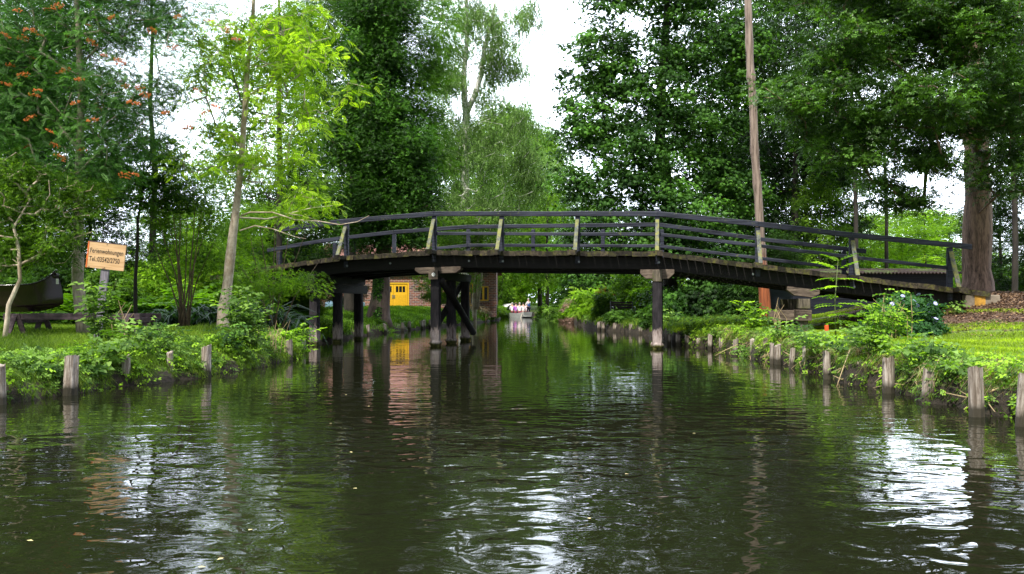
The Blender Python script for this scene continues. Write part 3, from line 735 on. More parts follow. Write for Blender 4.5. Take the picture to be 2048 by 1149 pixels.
# ------------------------------------------------------------------ sign
sx = P(213, 513, 16.2); yb = 16.2
sg = empty('sign', (P(187, 690, yb).x, yb, .45)); tag(sg, 'tilted varnished board on a grey post advertising Ferienwohnungen', 'sign')
dx, dz = sx.x-sg.location.x, sx.z-.45
mb = MB(); mb.bar((0, .035, -.3), (dx*1.08, .035, dz+.22), .15, .05, up=(0, 1, 0), seg=4, j=.004); mb.build('post', M['signpost'], sg, bevel=.006)
bd = empty('board', (0,0,0)); bd.parent = sg; bd.location = (dx, 0, dz); bd.rotation_euler = (0, math.radians(6.4), 0)
mb = MB(); mb.box(-.36, .385, -.02, .005, -.265, .265, .001); b1 = mb.build('panel', M['signwood'], bd, bevel=.004)
mb = MB(); mb.box(-.39, -.362, -.024, .01, -.268, .268); mb.build('edge_strip', M['orange'], bd)
mb = MB()
mb.box(-.39, .388, -.026, .012, .267, .283); mb.build('top_strip', M['trestle'], bd)
for (x, z) in ((.0, .235), (-.32, -.25), (-.03, -.25), (-.0, -.24)):
    mb = MB(); mb.tube([(x, -.021, z), (x, -.028, z)], .010, 8); mb.build('screw', M['black'], bd)
def text(s, size, x, z, y=-.0225, sxx=1, parent=bd, off=.012):
    cu = bpy.data.curves.new('lettering', 'FONT'); cu.body = s; cu.size = size; cu.extrude = .0008; cu.offset = off*size; cu.align_x = 'LEFT'; cu.space_character = 1.06
    cu.materials.append(M['black']); o = bpy.data.objects.new('lettering', cu); COL.objects.link(o); o.parent = parent
    me = bpy.data.meshes.new_from_object(o.evaluated_get(bpy.context.evaluated_depsgraph_get())); bpy.data.objects.remove(o)
    o = link('lettering', me, parent, (x, y, z), (PI/2, 0, 0)); o.scale = (sxx, 1.25, 1); return o
text('Ferienwohnungen', .112, -.335, .045, sxx=.80, off=.006)
text('Tel.:03542/2750', .112, -.335, -.125, sxx=.80, off=.006)

# ------------------------------------------------------------------ trestle and canoe
ty = 17.4; tz = .56
tx0, tx1 = P(8, 0, ty).x, P(281, 0, ty).x; cxm = (tx0+tx1)/2
tr = empty('boat_trestle', (cxm, ty, tz)); tag(tr, 'long brown wooden trestle with splayed legs on the left bank behind the sign', 'trestle')
hl = (tx1-tx0)/2; bt = P(0, 628, ty).z-tz
for yy, k in ((0, 0), (1.0, 1)):
    mb = MB(); mb.box(-hl, hl, yy-.04, yy+.04, bt-.13, bt, .003); mb.build('beam', M['trestle'], tr, bevel=.006)
for lx in (-hl+.30, hl-.22):
    for yy in (0, 1.0):
        for sgn in (-1, 1):
            mb = MB(); mb.bar((lx+.02*sgn, yy+sgn*.0-.055, bt-.01), (lx+.20*sgn, yy+sgn*.14-.055, -.18), .11, .045, up=(0,1,0), seg=2, j=.003); mb.build('leg', M['trestle'], tr, bevel=.005)
    mb = MB(); mb.box(lx-.06, lx+.06, .045, .955, bt-.2, bt-.1); mb.build('crossbar', M['trestle'], tr)
cz0 = bt+tz; cyy = ty+.5
bowx = P(127, 0, cyy).x; CL = 4.6
cn = empty('canoe', (bowx-CL/2, cyy, cz0)); tag(cn, 'dark brown canoe resting on the trestle with its bow pointing right', 'canoe')
def canoe_shell(off, inner=False):
    V = []; nx = 40; nk = 12
    for i in range(nx+1):
        t = -1+2*i/nx; a = abs(t)
        xx = t*CL/2; hw = .46*(1-a**2.6)+.012; keel = .02+.20*a**7; sheer = .60+.08*a**2+.30*max(0, (a-.72)/.28)**1.6
        for k in range(nk+1):
            u = k/nk*PI; yy = -math.cos(u)*(hw-off)*(abs(math.sin(u))**.25 if 0 < k < nk else 1); 
            zz = sheer-(sheer-keel-off)*math.sin(u)**.55 if 0 < k < nk else sheer
            bx = xx+(.0 if a < .8 else (math.copysign(1, t)*(-.16)*((a-.8)/.2)**2*((zz-keel)/(sheer-keel+1e-6))**2))
            V.append((bx, yy, zz))
    Fq = [(i*(nk+1)+k, i*(nk+1)+k+1, (i+1)*(nk+1)+k+1, (i+1)*(nk+1)+k) for i in range(nx) for k in range(nk)]
    return V, Fq, nx, nk
V, Fq, nx, nk = canoe_shell(0); mb = MB(); mb.add(V, Fq); mb.build('hull', M['canoe'], cn, smooth=True)
V, Fq, _, _ = canoe_shell(.015); mb = MB(); mb.add(V, [f[::-1] for f in Fq]); mb.build('lining', M['canoe_in'], cn, smooth=True)
V, _, _, _ = canoe_shell(0)
for k0 in (0, nk):
    mb = MB(); mb.tube([V[i*(nk+1)+k0] for i in range(nx+1)], .018, 6); mb.build('gunwale', M['canoe'], cn, smooth=True)
mb = MB(); mb.ball((CL/2-.20, -.0, .84), .10, 10, 6, (1.1, .9, .8)); mb.build('bow_cap', M['canoe'], cn, smooth=True)
mb = MB(); mb.box(CL/2-.12, CL/2-.07, -.085, -.06, .66, .78, .004); mb.build('tape_patch', M['silver'], cn)
for xx in (-.9, .9): 
    mb = MB(); mb.bar((xx, -.44, .58), (xx, .44, .58), .07, .02); mb.build('thwart', M['canoe_in'], cn)

# ------------------------------------------------------------------ tall pole
pb = G(1533, 30, -.3)
pp = [pb, P(1527, 560, 30), P(1522, 500, 30), P(1517, 400, 30), P(1509, 300, 30), P(1506, 200, 30), P(1500, 130, 30), P(1496, 0, 30), P(1491, -160, 30)]
mb = MB(); pts = []; rr = []
for i in range(len(pp)-1):
    for q in range(6):
        t = q/6; p = pp[i].lerp(pp[i+1], t); pts.append(p-pb); z = p.z
        rr.append(lerp_tab([(0,.235),(2,.20),(4,.155),(12,.135),(18,.12)], z)*(1+random.uniform(-.03,.03)))
for z, k in ((3.3, .02), (5.9, .03), (7.2, .025), (9.1, .03), (10.0, .04), (11.2, .02)):
    j = min(range(len(pts)), key=lambda q: abs(pts[q].z+pb.z-z)); rr[j] += k
mb.tube(pts, rr, 14, j=.02)
pl_ = mb.build('wooden_pole', M['pole'], None, pb, smooth=True)
tag(pl_, 'tall bare debarked wooden pole behind the footbridge, reddish brown near the ground', 'pole')

# ------------------------------------------------------------------ shed
sy = 31.0; a0, a1 = P(1585, 0, sy), P(1905, 0, sy)
sh = empty('shed', (a0.x, sy, .5)); tag(sh, 'black boarded shed with a leaf-littered corrugated roof behind the right end of the bridge', 'shed')
Lx = a1.x-a0.x; zt = P(0, 548, sy).z-.5
mb = MB()
nb = 14
for k in range(nb):
    z0 = k*zt/nb; mb.box(0, Lx, -.03-.012*(k % 2), 3.6, z0, z0+zt/nb-.004)
mb.build('wall', M['shed'], sh)
mb = MB(); n = 100; vs = []; x0, x1 = -.35, Lx+.35
for layer in (0, .03):
    for (yy, zz) in ((-.38, zt+.0), (1.6, zt+.22), (3.9, zt+.05)):
        for i in range(n+1):
            x = x0+(x1-x0)*i/n; vs.append((x, yy, zz+.035*math.sin(i*PI*.62*1.6)+layer))
fs = []; m1 = n+1
for lay in (0, 3):
    for r_ in (0, 1):
        for i in range(n): q = ((lay+r_)*m1+i, (lay+r_)*m1+i+1, (lay+r_+1)*m1+i+1, (lay+r_+1)*m1+i); fs.append(q if lay else q[::-1])
for i in range(n): fs.append((i, i+1, 3*m1+i+1, 3*m1+i)); fs.append((2*m1+i, 2*m1+i+1, 5*m1+i+1, 5*m1+i)[::-1])
mb.add(vs, fs); mb.build('roof', M['shedroof'], sh)
mb = MB(); mb.bar((0, -.07, zt-.08), (Lx, -.07, zt-.08), .05, .14); mb.build('fascia', M['shed'], sh)
mb = MB(); mb.box(3.9, 4.7, -.075, -.05, .1, zt-.35); dd = mb.build('door', M['shed'], sh)

# ------------------------------------------------------------------ red topped stake
o = P(1653, 668, 20.0); st_ = empty('marker_stake', (o.x, 20.0, gz(o.x, 20)-.02)); tag(st_, 'short pale stake with an orange-red top standing in the right lawn', 'stake')
mb = MB(); mb.box(-.035, .035, -.03, .03, -.1, .24, .003); mb.build('stake', M['palewood'], st_, bevel=.004)
mb = MB(); mb.box(-.040, .040, -.035, .035, .20, .34, .002); mb.build('painted_top', M['redpaint'], st_, bevel=.004)

# ------------------------------------------------------------------ brick house
hy = 60.0; hx0, hx1 = P(640, 0, hy).x, P(992, 0, hy).x; hz0 = .70
hs = empty('brick_house', (hx0, hy, hz0)); tag(hs, 'mottled red brick house with yellow doors and windows behind the left bank', 'house')
HL = hx1-hx0; HH = P(0, 545, hy).z-hz0
def hx(px): return P(px, 0, hy).x-hx0
def hz(py): return P(0, py, hy).z-hz0
# wall with openings, built from rectangles between them
ops = [(hx(757), hx(818), 0, hz(565)), (hx(931), hx(946), hz(612), hz(567)), (hx(956), hx(977), hz(602), hz(573))]
mb = MB(); xs = sorted({0, HL}|{o[0] for o in ops}|{o[1] for o in ops})
for a, b in zip(xs[:-1], xs[1:]):
    c = (a+b)/2; op = [o for o in ops if o[0] < c < o[1]]
    if not op: mb.box(a, b, 0, .3, -.4, HH)
    else:
        z0, z1 = op[0][2], op[0][3]; mb.box(a, b, 0, .3, z1, HH)
        if z0 > 0: mb.box(a, b, 0, .3, -.4, z0)
mb.box(0, .3, .3, 7, -.4, HH); mb.box(HL-.3, HL, .3, 7, -.4, HH); mb.box(.3, HL-.3, 6.7, 7, -.4, HH)
mb.build('wall', M['brick'], hs)
mb = MB(); e = .35; rz = HH+2.3
vs = [(-e,-e,HH-.02),(HL+e,-e,HH-.02),(HL+e,7+e,HH-.02),(-e,7+e,HH-.02),(-e,3.5,rz),(HL+e,3.5,rz)]
vs2 = [(x, y, z+.14) for x, y, z in vs]
mb.add(vs+vs2, [(0,1,5,4)[::-1], (2,3,4,5)[::-1], (6,7,11,10), (8,9,10,11), (0,1,7,6), (2,3,9,8), (0,4,10,6)[::-1], (4,3,9,10)[::-1], (1,5,11,7), (5,2,8,11)])
rf = mb.build('roof', M['rooftile'], hs)
mb = MB(); mb.add([(0,.02,HH),(0,6.98,HH),(0,3.5,rz-.05),(.2,.02,HH),(.2,6.98,HH),(.2,3.5,rz-.05)], [(0,2,1),(3,4,5)]); mb.add([(HL,.02,HH),(HL,6.98,HH),(HL,3.5,rz-.05)], [(0,1,2)]); mb.build('gable', M['brick'], hs)
mb = MB(); mb.box(6.2, 6.8, 3.2, 3.8, rz-.6, rz+.9); mb.build('chimney', M['brick'], rf)
d0, d1, dh = ops[0][0], ops[0][1], ops[0][3]
mb = MB(); mb.box(d0, d0+.12, .02, .12, 0, dh); mb.box(d1-.12, d1, .02, .12, 0, dh); mb.box(d0+.12, d1-.12, .02, .12, dh-.12, dh); mb.build('door_frame', M['yellow'], hs)
for k in range(2):
    a = d0+.13+k*(d1-d0-.26)/2; b = a+(d1-d0-.26)/2-.02
    dr = MB(); dr.box(a, b, .06, .10, .02, dh-.75)
    nbd = 9
    for q in range(nbd): 
        z0 = .10+q*(dh-.98)/nbd; dr.box(a+.10, b-.10, .035, .058, z0, z0+(dh-.98)/nbd-.018)
    wz0, wz1 = dh-.75, dh-.30
    dr.box(a, b, .06, .10, wz1, dh-.13)
    for q in range(4):
        xx = a+.10+q*(b-a-.20)/3; dr.box(xx-.05 if q in (0,3) else xx-.025, xx+.05 if q in (0,3) else xx+.025, .055, .10, wz0, wz1)
    dr.box(a, a+.06, .06, .10, wz0, wz1); dr.box(b-.06, b, .06, .10, wz0, wz1)
    do = dr.build('door', M['yellow'], hs)
    mb = MB(); mb.box(a+.05, b-.05, .11, .12, wz0, wz1); mb.build('pane', M['glass_dark'], do)
    mb = MB(); hxx = b-.06 if k == 0 else a+.05; mb.box(hxx-.03, hxx+.03, .02, .06, 1.0, 1.25); mb.build('handle', M['iron'], do)
for (a, b, z0, z1) in ops[1:]:
    f = MB(); f.box(a, a+.08, .02, .10, z0, z1); f.box(b-.08, b, .02, .10, z0, z1); f.box(a+.08, b-.08, .02, .10, z0, z0+.08); f.box(a+.08, b-.08, .02, .10, z1-.08, z1)
    f.box((a+b)/2-.07, (a+b)/2+.07, .015, .10, z0+.08, z1-.08); fo = f.build('window', M['yellow'], hs)
    mb = MB(); mb.box(a+.05, b-.05, .11, .13, z0, z1); mb.build('pane', M['glass_dark'], fo)
    mb = MB(); mb.box(a-.08, b+.08, -.12, .06, z0-.10, z0-.01); mb.build('sill', M['concrete'], fo)
mb = MB(); mb.box(0, HL, .31, .5, -.1, HH-.1); 
# covered boat by the house
bl = G(690, 52); bb = empty('covered_dinghy', bl); tag(bb, 'small boat under a pale blue tarpaulin on the grass beside the brick house', 'boat')
V = []; nn_, kk = 14, 10
for i in range(nn_+1):
    t = -1+2*i/nn_
    for k in range(kk+1):
        u = PI*k/kk; hw = .62*(1-abs(t)**2.4)+.03; V.append((1.3*t, -math.cos(u)*hw, .12+.62*(1-.5*abs(t)**2)*math.sin(u)**.8+random.uniform(-.02,.02)))
mb = MB(); mb.add(V, [(i*(kk+1)+k, i*(kk+1)+k+1, (i+1)*(kk+1)+k+1, (i+1)*(kk+1)+k) for i in range(nn_) for k in range(kk)]); mb.build('tarpaulin', M['blue_tarp'], bb, smooth=True)
mb = MB(); mb.add([(x, y*.9, z*.3+.0) for x, y, z in V], [(i*(kk+1)+k, i*(kk+1)+k+1, (i+1)*(kk+1)+k+1, (i+1)*(kk+1)+k) for i in range(nn_) for k in range(kk)]); mb.build('hull', M['boatmetal'], bb, smooth=True)

# ------------------------------------------------------------------ bench beyond the bridge
by = 41.0; bl = G(1246, by); bn = empty('bench', bl, .15); tag(bn, 'dark slatted bench with a curved grey metal arm on the bank beyond the bridge', 'bench')
mb = MB()
for q in range(4): mb.box(-.62, .62, -.24+q*.12, -.15+q*.12, .43, .46)
mb.build('seat', M['trestle'], bn)
mb = MB()
for q in range(3): mb.box(-.62, .62, .26+q*.02, .29+q*.02, .58+q*.13, .68+q*.13)
mb.build('backrest', M['trestle'], bn)
for sx_ in (-.58, .58):
    mb = MB(); mb.tube([(sx_, -.26, 0), (sx_, -.26, .45), (sx_, -.24, .62), (sx_, -.15, .67), (sx_, .2, .66)], .022, 8); mb.build('armrest', M['iron'], bn, smooth=True)
    mb = MB(); mb.tube([(sx_, .30, 0), (sx_, .22, .45), (sx_, .31, .95)], .022, 8); mb.build('leg', M['iron'], bn, smooth=True)

# ------------------------------------------------------------------ people
def skin_obj(name, verts, edges, radii, mat, parent, root=0, sub=1):
    me = bpy.data.meshes.new(name); me.from_pydata(verts, edges, []); o = link(name, me, parent)
    me.materials.append(mat)
    md = o.modifiers.new('skin', 'SKIN'); md.use_smooth_shade = True
    sk = me.skin_vertices[0].data
    for i, r in enumerate(radii):
        sk[i].radius = r if hasattr(r, '__len__') else (r, r); sk[i].use_root = (i == root)
    sb = o.modifiers.new('sub', 'SUBSURF'); sb.levels = sub; sb.render_levels = sub
    return o
def hand(vs, es, rs, wi, wpos, d, side, curl=.5):
    """append a palm, four unequal fingers and a thumb after wrist vertex wi"""
    d = Vector(d).normalized(); side = Vector(side).normalized(); nrm = d.cross(side).normalized()
    wpos = Vector(wpos); pi = len(vs); vs.append(tuple(wpos+d*.05)); es.append((wi, pi)); rs.append((.034, .018))
    for k, ln in enumerate((.066, .074, .070, .056)):
        b0 = wpos+d*.088+side*(.027-.018*k); i0 = len(vs)
        q1 = b0+d*ln*.5-nrm*ln*.2*curl; q2 = q1+d*ln*.3-nrm*ln*.5*curl
        vs.extend([tuple(b0), tuple(q1), tuple(q2)]); es.extend([(pi, i0), (i0, i0+1), (i0+1, i0+2)]); rs.extend([.0095, .0085, .007])
    i0 = len(vs); b0 = wpos+d*.035+side*.038; vs.extend([tuple(b0), tuple(b0+d*.03+side*.022-nrm*.01)]); es.extend([(pi, i0), (i0, i0+1)]); rs.extend([.011, .009])
def person(label, loc, rz, standing, shirt, trousers, hair, vest=None, group=None, k=1.0, lean=0):
    t = empty('person', loc, rz); t.scale = (k, k, k); tag(t, label, 'person', group)
    # local: facing -Y ; z up from feet (standing) or from seat-foot level
    hipz = .90 if standing else .45
    hip = Vector((0, 0, hipz)); fw = Vector((0, -1, 0))
    ch = hip+Vector((0, -.04-lean, .32)); sh = hip+Vector((0, -.03-lean, .50)); nk = hip+Vector((0, -.04-lean, .60)); hd = hip+Vector((0, -.07-lean, .72)); tp = hip+Vector((0, -.06-lean, .80))
    vs = [tuple(hip), tuple(hip+Vector((0, -.02-lean*.5, .15))), tuple(ch), tuple(sh), tuple(nk), tuple(hd), tuple(tp), tuple(hd+Vector((0, -.095, -.015))), tuple(hd+Vector((0, -.05, -.085)))]
    es = [(0,1),(1,2),(2,3),(3,4),(4,5),(5,6),(5,7),(5,8)]; rs = [(.15,.11),(.14,.10),(.16,.11),(.10,.07),.05,(.072,.09),(.055,.07),.014,(.03,.03)]
    arm_pts = []
    for s in (-1, 1):
        a0 = sh+Vector((s*.17, 0, -.02)); 
        if standing: el = a0+Vector((s*.05, -.10 if s > 0 else -.16, -.24)); wr = el+Vector((-s*.10, -.22, .02 if s < 0 else -.08))
        else: el = a0+Vector((s*.05, -.05, -.27)); wr = el+Vector((-s*.08, -.22, -.04))
        i0 = len(vs); vs += [tuple(a0), tuple(el), tuple(wr)]; es += [(3, i0), (i0, i0+1), (i0+1, i0+2)]; rs += [.055, .042, .028]
        arm_pts.append((a0, el, wr)); hand(vs, es, rs, i0+2, wr, wr-el, (-s, 0, 0) if not standing else (0, 0, 1), .7 if not standing else 1.4)
    leg_pts = []
    for s in (-1, 1):
        h0 = hip+Vector((s*.09, 0, -.03))
        if standing: kn = Vector((s*.11, -.03-(.10 if s > 0 else 0), .48)); an = Vector((s*.12, .02-(.16 if s > 0 else 0), .08)); to = an+Vector((0, -.17, -.05))
        else: kn = h0+Vector((s*.04, -.42, .04)); an = Vector((s*.12, -.42, .08)); to = an+Vector((0, -.16, -.05))
        i0 = len(vs); vs += [tuple(h0), tuple(kn), tuple(an), tuple(to)]; es += [(0, i0), (i0, i0+1), (i0+1, i0+2), (i0+2, i0+3)]; rs += [.085, .06, .042, (.042, .028)]
        leg_pts.append((h0, kn, an))
    skin_obj('body', vs, es, rs, M['skin'], t)
    v = [tuple(hip+Vector((0, 0, .02))), vs[1], vs[2], vs[3], tuple(sh+Vector((0, 0, .055)))]; e = [(0,1),(1,2),(2,3),(3,4)]; r_ = [(.165,.125),(.155,.115),(.178,.125),(.12,.09),.062]
    for a0, el, wr in arm_pts:
        i0 = len(v); v += [tuple(a0), tuple(el), tuple(el.lerp(wr, .75))]; e += [(3, i0), (i0, i0+1), (i0+1, i0+2)]; r_ += [.068, .055, .045]
    skin_obj('shirt', v, e, r_, M[shirt], t)
    if vest:
        skin_obj('vest', [vs[0], vs[1], vs[2], tuple(sh+Vector((0,0,-.01)))], [(0,1),(1,2),(2,3)], [(.178,.138),(.168,.128),(.190,.138),(.15,.105)], M[vest], t)
    v = [tuple(hip+Vector((0,0,.03)))]; e = []; r_ = [(.165,.122)]
    for h0, kn, an in leg_pts:
        i0 = len(v); v += [tuple(h0), tuple(kn), tuple(an+Vector((0,0,.02)))]; e += [(0, i0), (i0, i0+1), (i0+1, i0+2)]; r_ += [.098, .074, .062]
    skin_obj('trousers', v, e, r_, M[trousers], t)
    mb = MB(); mb.ball(tuple(hd+Vector((0, .018, .045))), .098, 12, 7, (.88, .98, .82)); mb.build('hair', M[hair], t, smooth=True)
    for s in (-1, 1):
        mb = MB(); mb.ball((hd.x+s*.03, hd.y-.088, hd.z+.012), .010, 8, 5); mb.build('eye', M['black'], t)
        mb = MB(); mb.ball((hd.x+s*.078, hd.y+.005, hd.z), .022, 8, 5, (.4, .8, 1.2)); mb.build('ear', M['skin'], t)
    mb = MB(); mb.bar((-.022, hd.y-.086, hd.z-.048), (.022, hd.y-.086, hd.z-.048), .006, .008); mb.build('mouth', M['shirt_red'], t)
    return t, arm_pts

# punt : local +X towards the near end, origin at the middle on the water
A_ = Vector((.98, 72.0, 0)); B_ = Vector((-.92, 79.6, 0)); ax = (A_-B_).normalized(); sd_ = Vector((-ax.y, ax.x, 0))   # sd_: to the picture right?
if sd_.x < 0: sd_ = -sd_
PL = (A_-B_).length; mid = (A_+B_)/2+sd_*.44
pn = empty('punt', mid, math.atan2(ax.y, ax.x)); tag(pn, 'long pale grey flat-bottomed punt full of passengers on the far canal', 'punt')
def hwid(t): return .44+.40*(1-abs(t)**3)
n = 16; vs = []
for i in range(n+1):
    t = -1+2*i/n; rise = .20*max(0, (abs(t)-.6)/.4)**2; x = t*PL/2
    for sgn in (-1, 1):
        hwv = hwid(t); vs += [(x, sgn*(hwv-.10), -.10+rise), (x, sgn*hwv, .40+rise*.6), (x, sgn*(hwv-.04), .40+rise*.6), (x, sgn*(hwv-.13), -.02+rise)]
fs = []
for i in range(n):
    a, b = i*8, (i+1)*8
    for o in (0, 4):
        for k in range(3): fs.append((a+o+k, a+o+k+1, b+o+k+1, b+o+k))
    fs.append((a, a+4, b+4, b)); fs.append((a+3, a+7, b+7, b+3))
for e_ in (0, n*8): fs += [(e_, e_+1, e_+5, e_+4), (e_+3, e_+2, e_+6, e_+7)]
mb = MB(); mb.add(vs, fs); mb.build('hull', M['boatmetal'], pn)
seats = [PL*.32, PL*.14, -PL*.04, -PL*.22, -PL*.38]
for i, xs_ in enumerate(seats):
    mb = MB(); mb.box(xs_-.18, xs_+.18, -.62, .62, .34, .40); mb.build('seat', M['trestle'], pn)
    mb = MB(); mb.box(xs_+.19, xs_+.24, -.58, -.12, .40, .56); mb.box(xs_+.19, xs_+.24, .12, .58, .40, .56); mb.build('backrest', M['seatred'], pn)
mb = MB()
for q, xx in enumerate((-PL*.46, -PL*.30, -PL*.12)): mb.tube([(xx, .80*math.cos(a)*1.0, .40+.82*math.sin(a)**.7) for a in np.linspace(0.001, PI-.001, 13)], .02, 6)
mb.build('hoops', M['iron'], pn)
V = []; K = 12
for layer in (0, .015):
    for xx in np.linspace(-PL*.46, -PL*.12, 7):
        for a in np.linspace(.5, PI-.5, K+1): V.append((xx, (.82+layer)*math.cos(a), .42+(.82+layer)*math.sin(a)**.7))
m7 = 7*(K+1); fs = [(i*(K+1)+k, i*(K+1)+k+1, (i+1)*(K+1)+k+1, (i+1)*(K+1)+k) for i in range(6) for k in range(K)]
mb = MB(); mb.add(V, fs+[tuple(m7+q for q in f)[::-1] for f in fs]); mb.build('canopy', M['shirt_white'], pn, smooth=True)
def onpunt(x, y, z=0): return mid+Vector((ax.x*x-ax.y*y, ax.y*x+ax.x*y, z))
hd_ = math.atan2(ax.y, ax.x)
seatings = [(seats[0], -.36, 'shirt_white', 'hair_grey', 'grey-haired person in a white top seated nearest on the right in the punt'),
            (seats[0], .36, 'shirt_pink', 'hair_dark', 'dark-haired person in a pink top seated nearest on the left in the punt'),
            (seats[1], .36, 'shirt_white', 'hair_dark', 'dark-haired person in a white top seated in the second row left of the punt'),
            (seats[1], -.36, 'shirt_purple', 'hair_brown', 'person in a purple top seated in the second row right of the punt'),
            (seats[2], .36, 'shirt_pink', 'hair_brown', 'brown-haired person in a pink top seated in the third row left of the punt'),
            (seats[2], -.36, 'shirt_white', 'hair_grey', 'person in a white top seated in the third row right of the punt'),
            (seats[3], .34, 'shirt_white', 'hair_dark', 'person in a white top seated in the fourth row left under the canopy')]
for (x, y, shc, hr, lab) in seatings:
    p = onpunt(x, y, .04)
    # passengers face the far end (+Y in world), i.e. local -Y points along -ax
    person(lab, p, hd_-PI/2+0, False, shc, 'trouser_dark', hr, group='passengers seated in the punt', k=1.04)
fp = onpunt(PL*.47-.15, .22, .03)
fp.z = .06
t, arms = person('ferryman standing at the near end of the punt in a blue vest holding a pole', fp, hd_-PI/2+.5, True, 'shirt_white', 'trouser_dark', 'hair_grey', 'vest_blue', k=.98)
rot = Matrix.Rotation(hd_-PI/2+.5, 3, 'Z'); hw_ = rot @ (arms[0][2]+Vector((0, -.06, .0)))*.98+fp
mb = MB(); a_ = Vector((hw_.x, hw_.y, hw_.z+.15)); b_ = Vector((P(1038, 0, 71.5).x, 71.6, -.4)); mb.tube([Vector((0,0,0)), b_-a_], .03, 8)
o = mb.build('punt_pole', M['palewood'], None, a_); tag(o, 'pale wooden pole held by the ferryman and dipped in the canal', 'pole')

# ================================================================== VEGETATION
GR = 'tall trees standing behind the footbridge'
# rowan on the left bank
tb = G(168, 17.9, -.1)
rt, rcl = tree('rowan_tree', 'rowan tree with orange berry clusters and dark leaves behind the sign', 'tree',
     [tb, P(155, 560, 17.9), P(158, 480, 17.9), P(157, 400, 17.9), P(160, 300, 17.8), P(163, 200, 17.7), P(158, 90, 17.6), P(150, -40, 17.6), P(150, -150, 17.6)],
     [.15, .13, .12, .105, .09, .075, .06, .045, .02],
     [(60,60,120,90,18,1.2),(150,170,130,90,17.8,1.1),(220,50,110,80,18,1.1),(50,240,80,70,17.8,1.0),(245,230,70,80,17.8,1.0),(160,-70,210,80,18.2,1.3),(170,320,110,60,17.9,.9),(10,150,80,100,17.9,1.1),(300,180,40,50,18.2,.7),(330,20,80,50,18.4,.8),
      (330,90,40,40,17.6,.7)],
     480, 44, .46, 'pin', .175, 'l_rowan', 'trunk_rowan', 11, flat=.6, droop=.25, upb=.8)
r = np.random.default_rng(5)
def berry_mesh(seed):
    rr = random.Random(seed); mb = MB()
    for _ in range(34):
        a = rr.uniform(0, 2*PI); q = math.sqrt(rr.random())*.075; mb.ball((q*math.cos(a), q*math.sin(a), rr.uniform(-.012,.022)-q*q*3), .0085, 5, 4)
    return mb
protos = [berry_mesh(k) for k in range(3)]; bm = []
for k, mb in enumerate(protos):
    me = bpy.data.meshes.new('berry_cluster'); me.from_pydata(mb.v, [], mb.f); me.materials.append(M['berry']); me.polygons.foreach_set('use_smooth', [True]*len(mb.f)); bm.append(me)
bspots = [(175,50),(115,12),(45,75),(80,70),(185,85),(65,115),(120,145),(160,158),(15,168),(48,150),(150,205),(200,210),(235,120),(252,172),(290,190),(55,292),(110,290),(165,300),(120,315),(100,262),(200,218),(280,175),(222,35),(305,62),(345,95),(415,40),(355,32),
          (450,60),(472,78),(250,350),(268,348),(185,240),(60,60),(20,130),(130,140),(95,18),(240,125),(12,70),(70,190),(75,180),(208,110),(268,205),(395,180),(375,255),(430,212),(410,225),(330,225),(35,20),(140,70),(60,235)]
for i, (px, py) in enumerate(bspots):
    Y = 16.5+r.random()*1.1; p = P(px, py, Y); o = link('berry_cluster', bm[i % 3], rt, p-tb, (r.uniform(-.5,.5), r.uniform(-.5,.5), r.uniform(0, 6))); q = r.uniform(1.1, 1.8); o.scale = (q, q, q)

# young ash
ab_ = G(444, 19.6, -.08)
tree('ash_tree', 'young ash tree with pale leaning trunk and bright yellow-green leaves beside the bridge', 'tree',
     [ab_, P(447, 620, 19.6), P(456, 560, 19.6), P(466, 470, 19.6), P(474, 400, 19.6), P(484, 300, 19.6), P(490, 220, 19.6), P(496, 130, 19.6), P(505, 40, 19.6), P(512, -90, 19.6), P(515, -200, 19.6)],
     [.18, .135, .118, .108, .09, .075, .065, .056, .046, .036, .02],
     [(430,80,80,90,19.4,1.3),(560,60,100,80,19.4,1.3),(590,230,90,55,19.2,1.0),(690,190,50,50,18.8,.6),(430,250,60,60,19.4,1.0),(540,320,90,45,19.3,.9),(640,110,55,40,19.0,.6),(500,-90,200,90,19.6,1.6),
      (620,400,60,30,19.2,.7),(400,160,60,60,19.4,1.0),(560,150,90,60,19.3,1.0),(600,430,50,24,19.2,.6),(380,340,50,40,19.5,.8),(560,360,70,30,19.6,.8)],
     175, 18, .38, 'pinb', .21, 'l_ash', 'trunk_ash', 12, flat=.5, droop=.2, upb=1.1, edge=.5)

# small round-crowned tree between sign and ash
tree('sapling_tree', 'slim young tree with forked dark stem between the sign and the leaning ash', 'tree',
     [G(271, 20.5, -.05), P(271, 560, 20.5), P(275, 490, 20.5), P(276, 440, 20.5), P(283, 400, 20.5), P(290, 350, 20.5)], [.055, .045, .04, .035, .03, .012],
     [(270,390,70,45,20.5,.9),(330,350,60,45,20.7,.8),(230,350,60,50,20.7,.8),(300,290,60,40,21,.8),(350,400,60,30,21,.8)], 90, 34, .38, 'spray', .062, 'l_shrub', 'trunk_dark', 13, flat=.5)

# leafy shrub tree at left edge
tree('leafy_shrub', 'dense light green leafy shrub with crooked pale stem over the canoe', 'shrub',
     [P(8, 690, 16.6), P(18, 610, 16.6), P(40, 560, 16.6), P(38, 500, 16.6), P(28, 455, 16.6), P(60, 400, 16.7)], [.05, .045, .04, .035, .03, .012],
     [(50,390,110,55,16.9,.6),(150,440,50,40,16.9,.4),(0,460,60,70,16.8,.6),(90,470,70,45,16.9,.5),(60,345,80,30,16.9,.6),(170,400,45,40,17.0,.4),(20,520,60,40,16.9,.5),(110,500,40,30,16.9,.4),(20,330,60,30,17,.6)], 190, 26, .26, 'spray2', .052, 'l_mid', 'trunk_ash', 14, flat=.6)

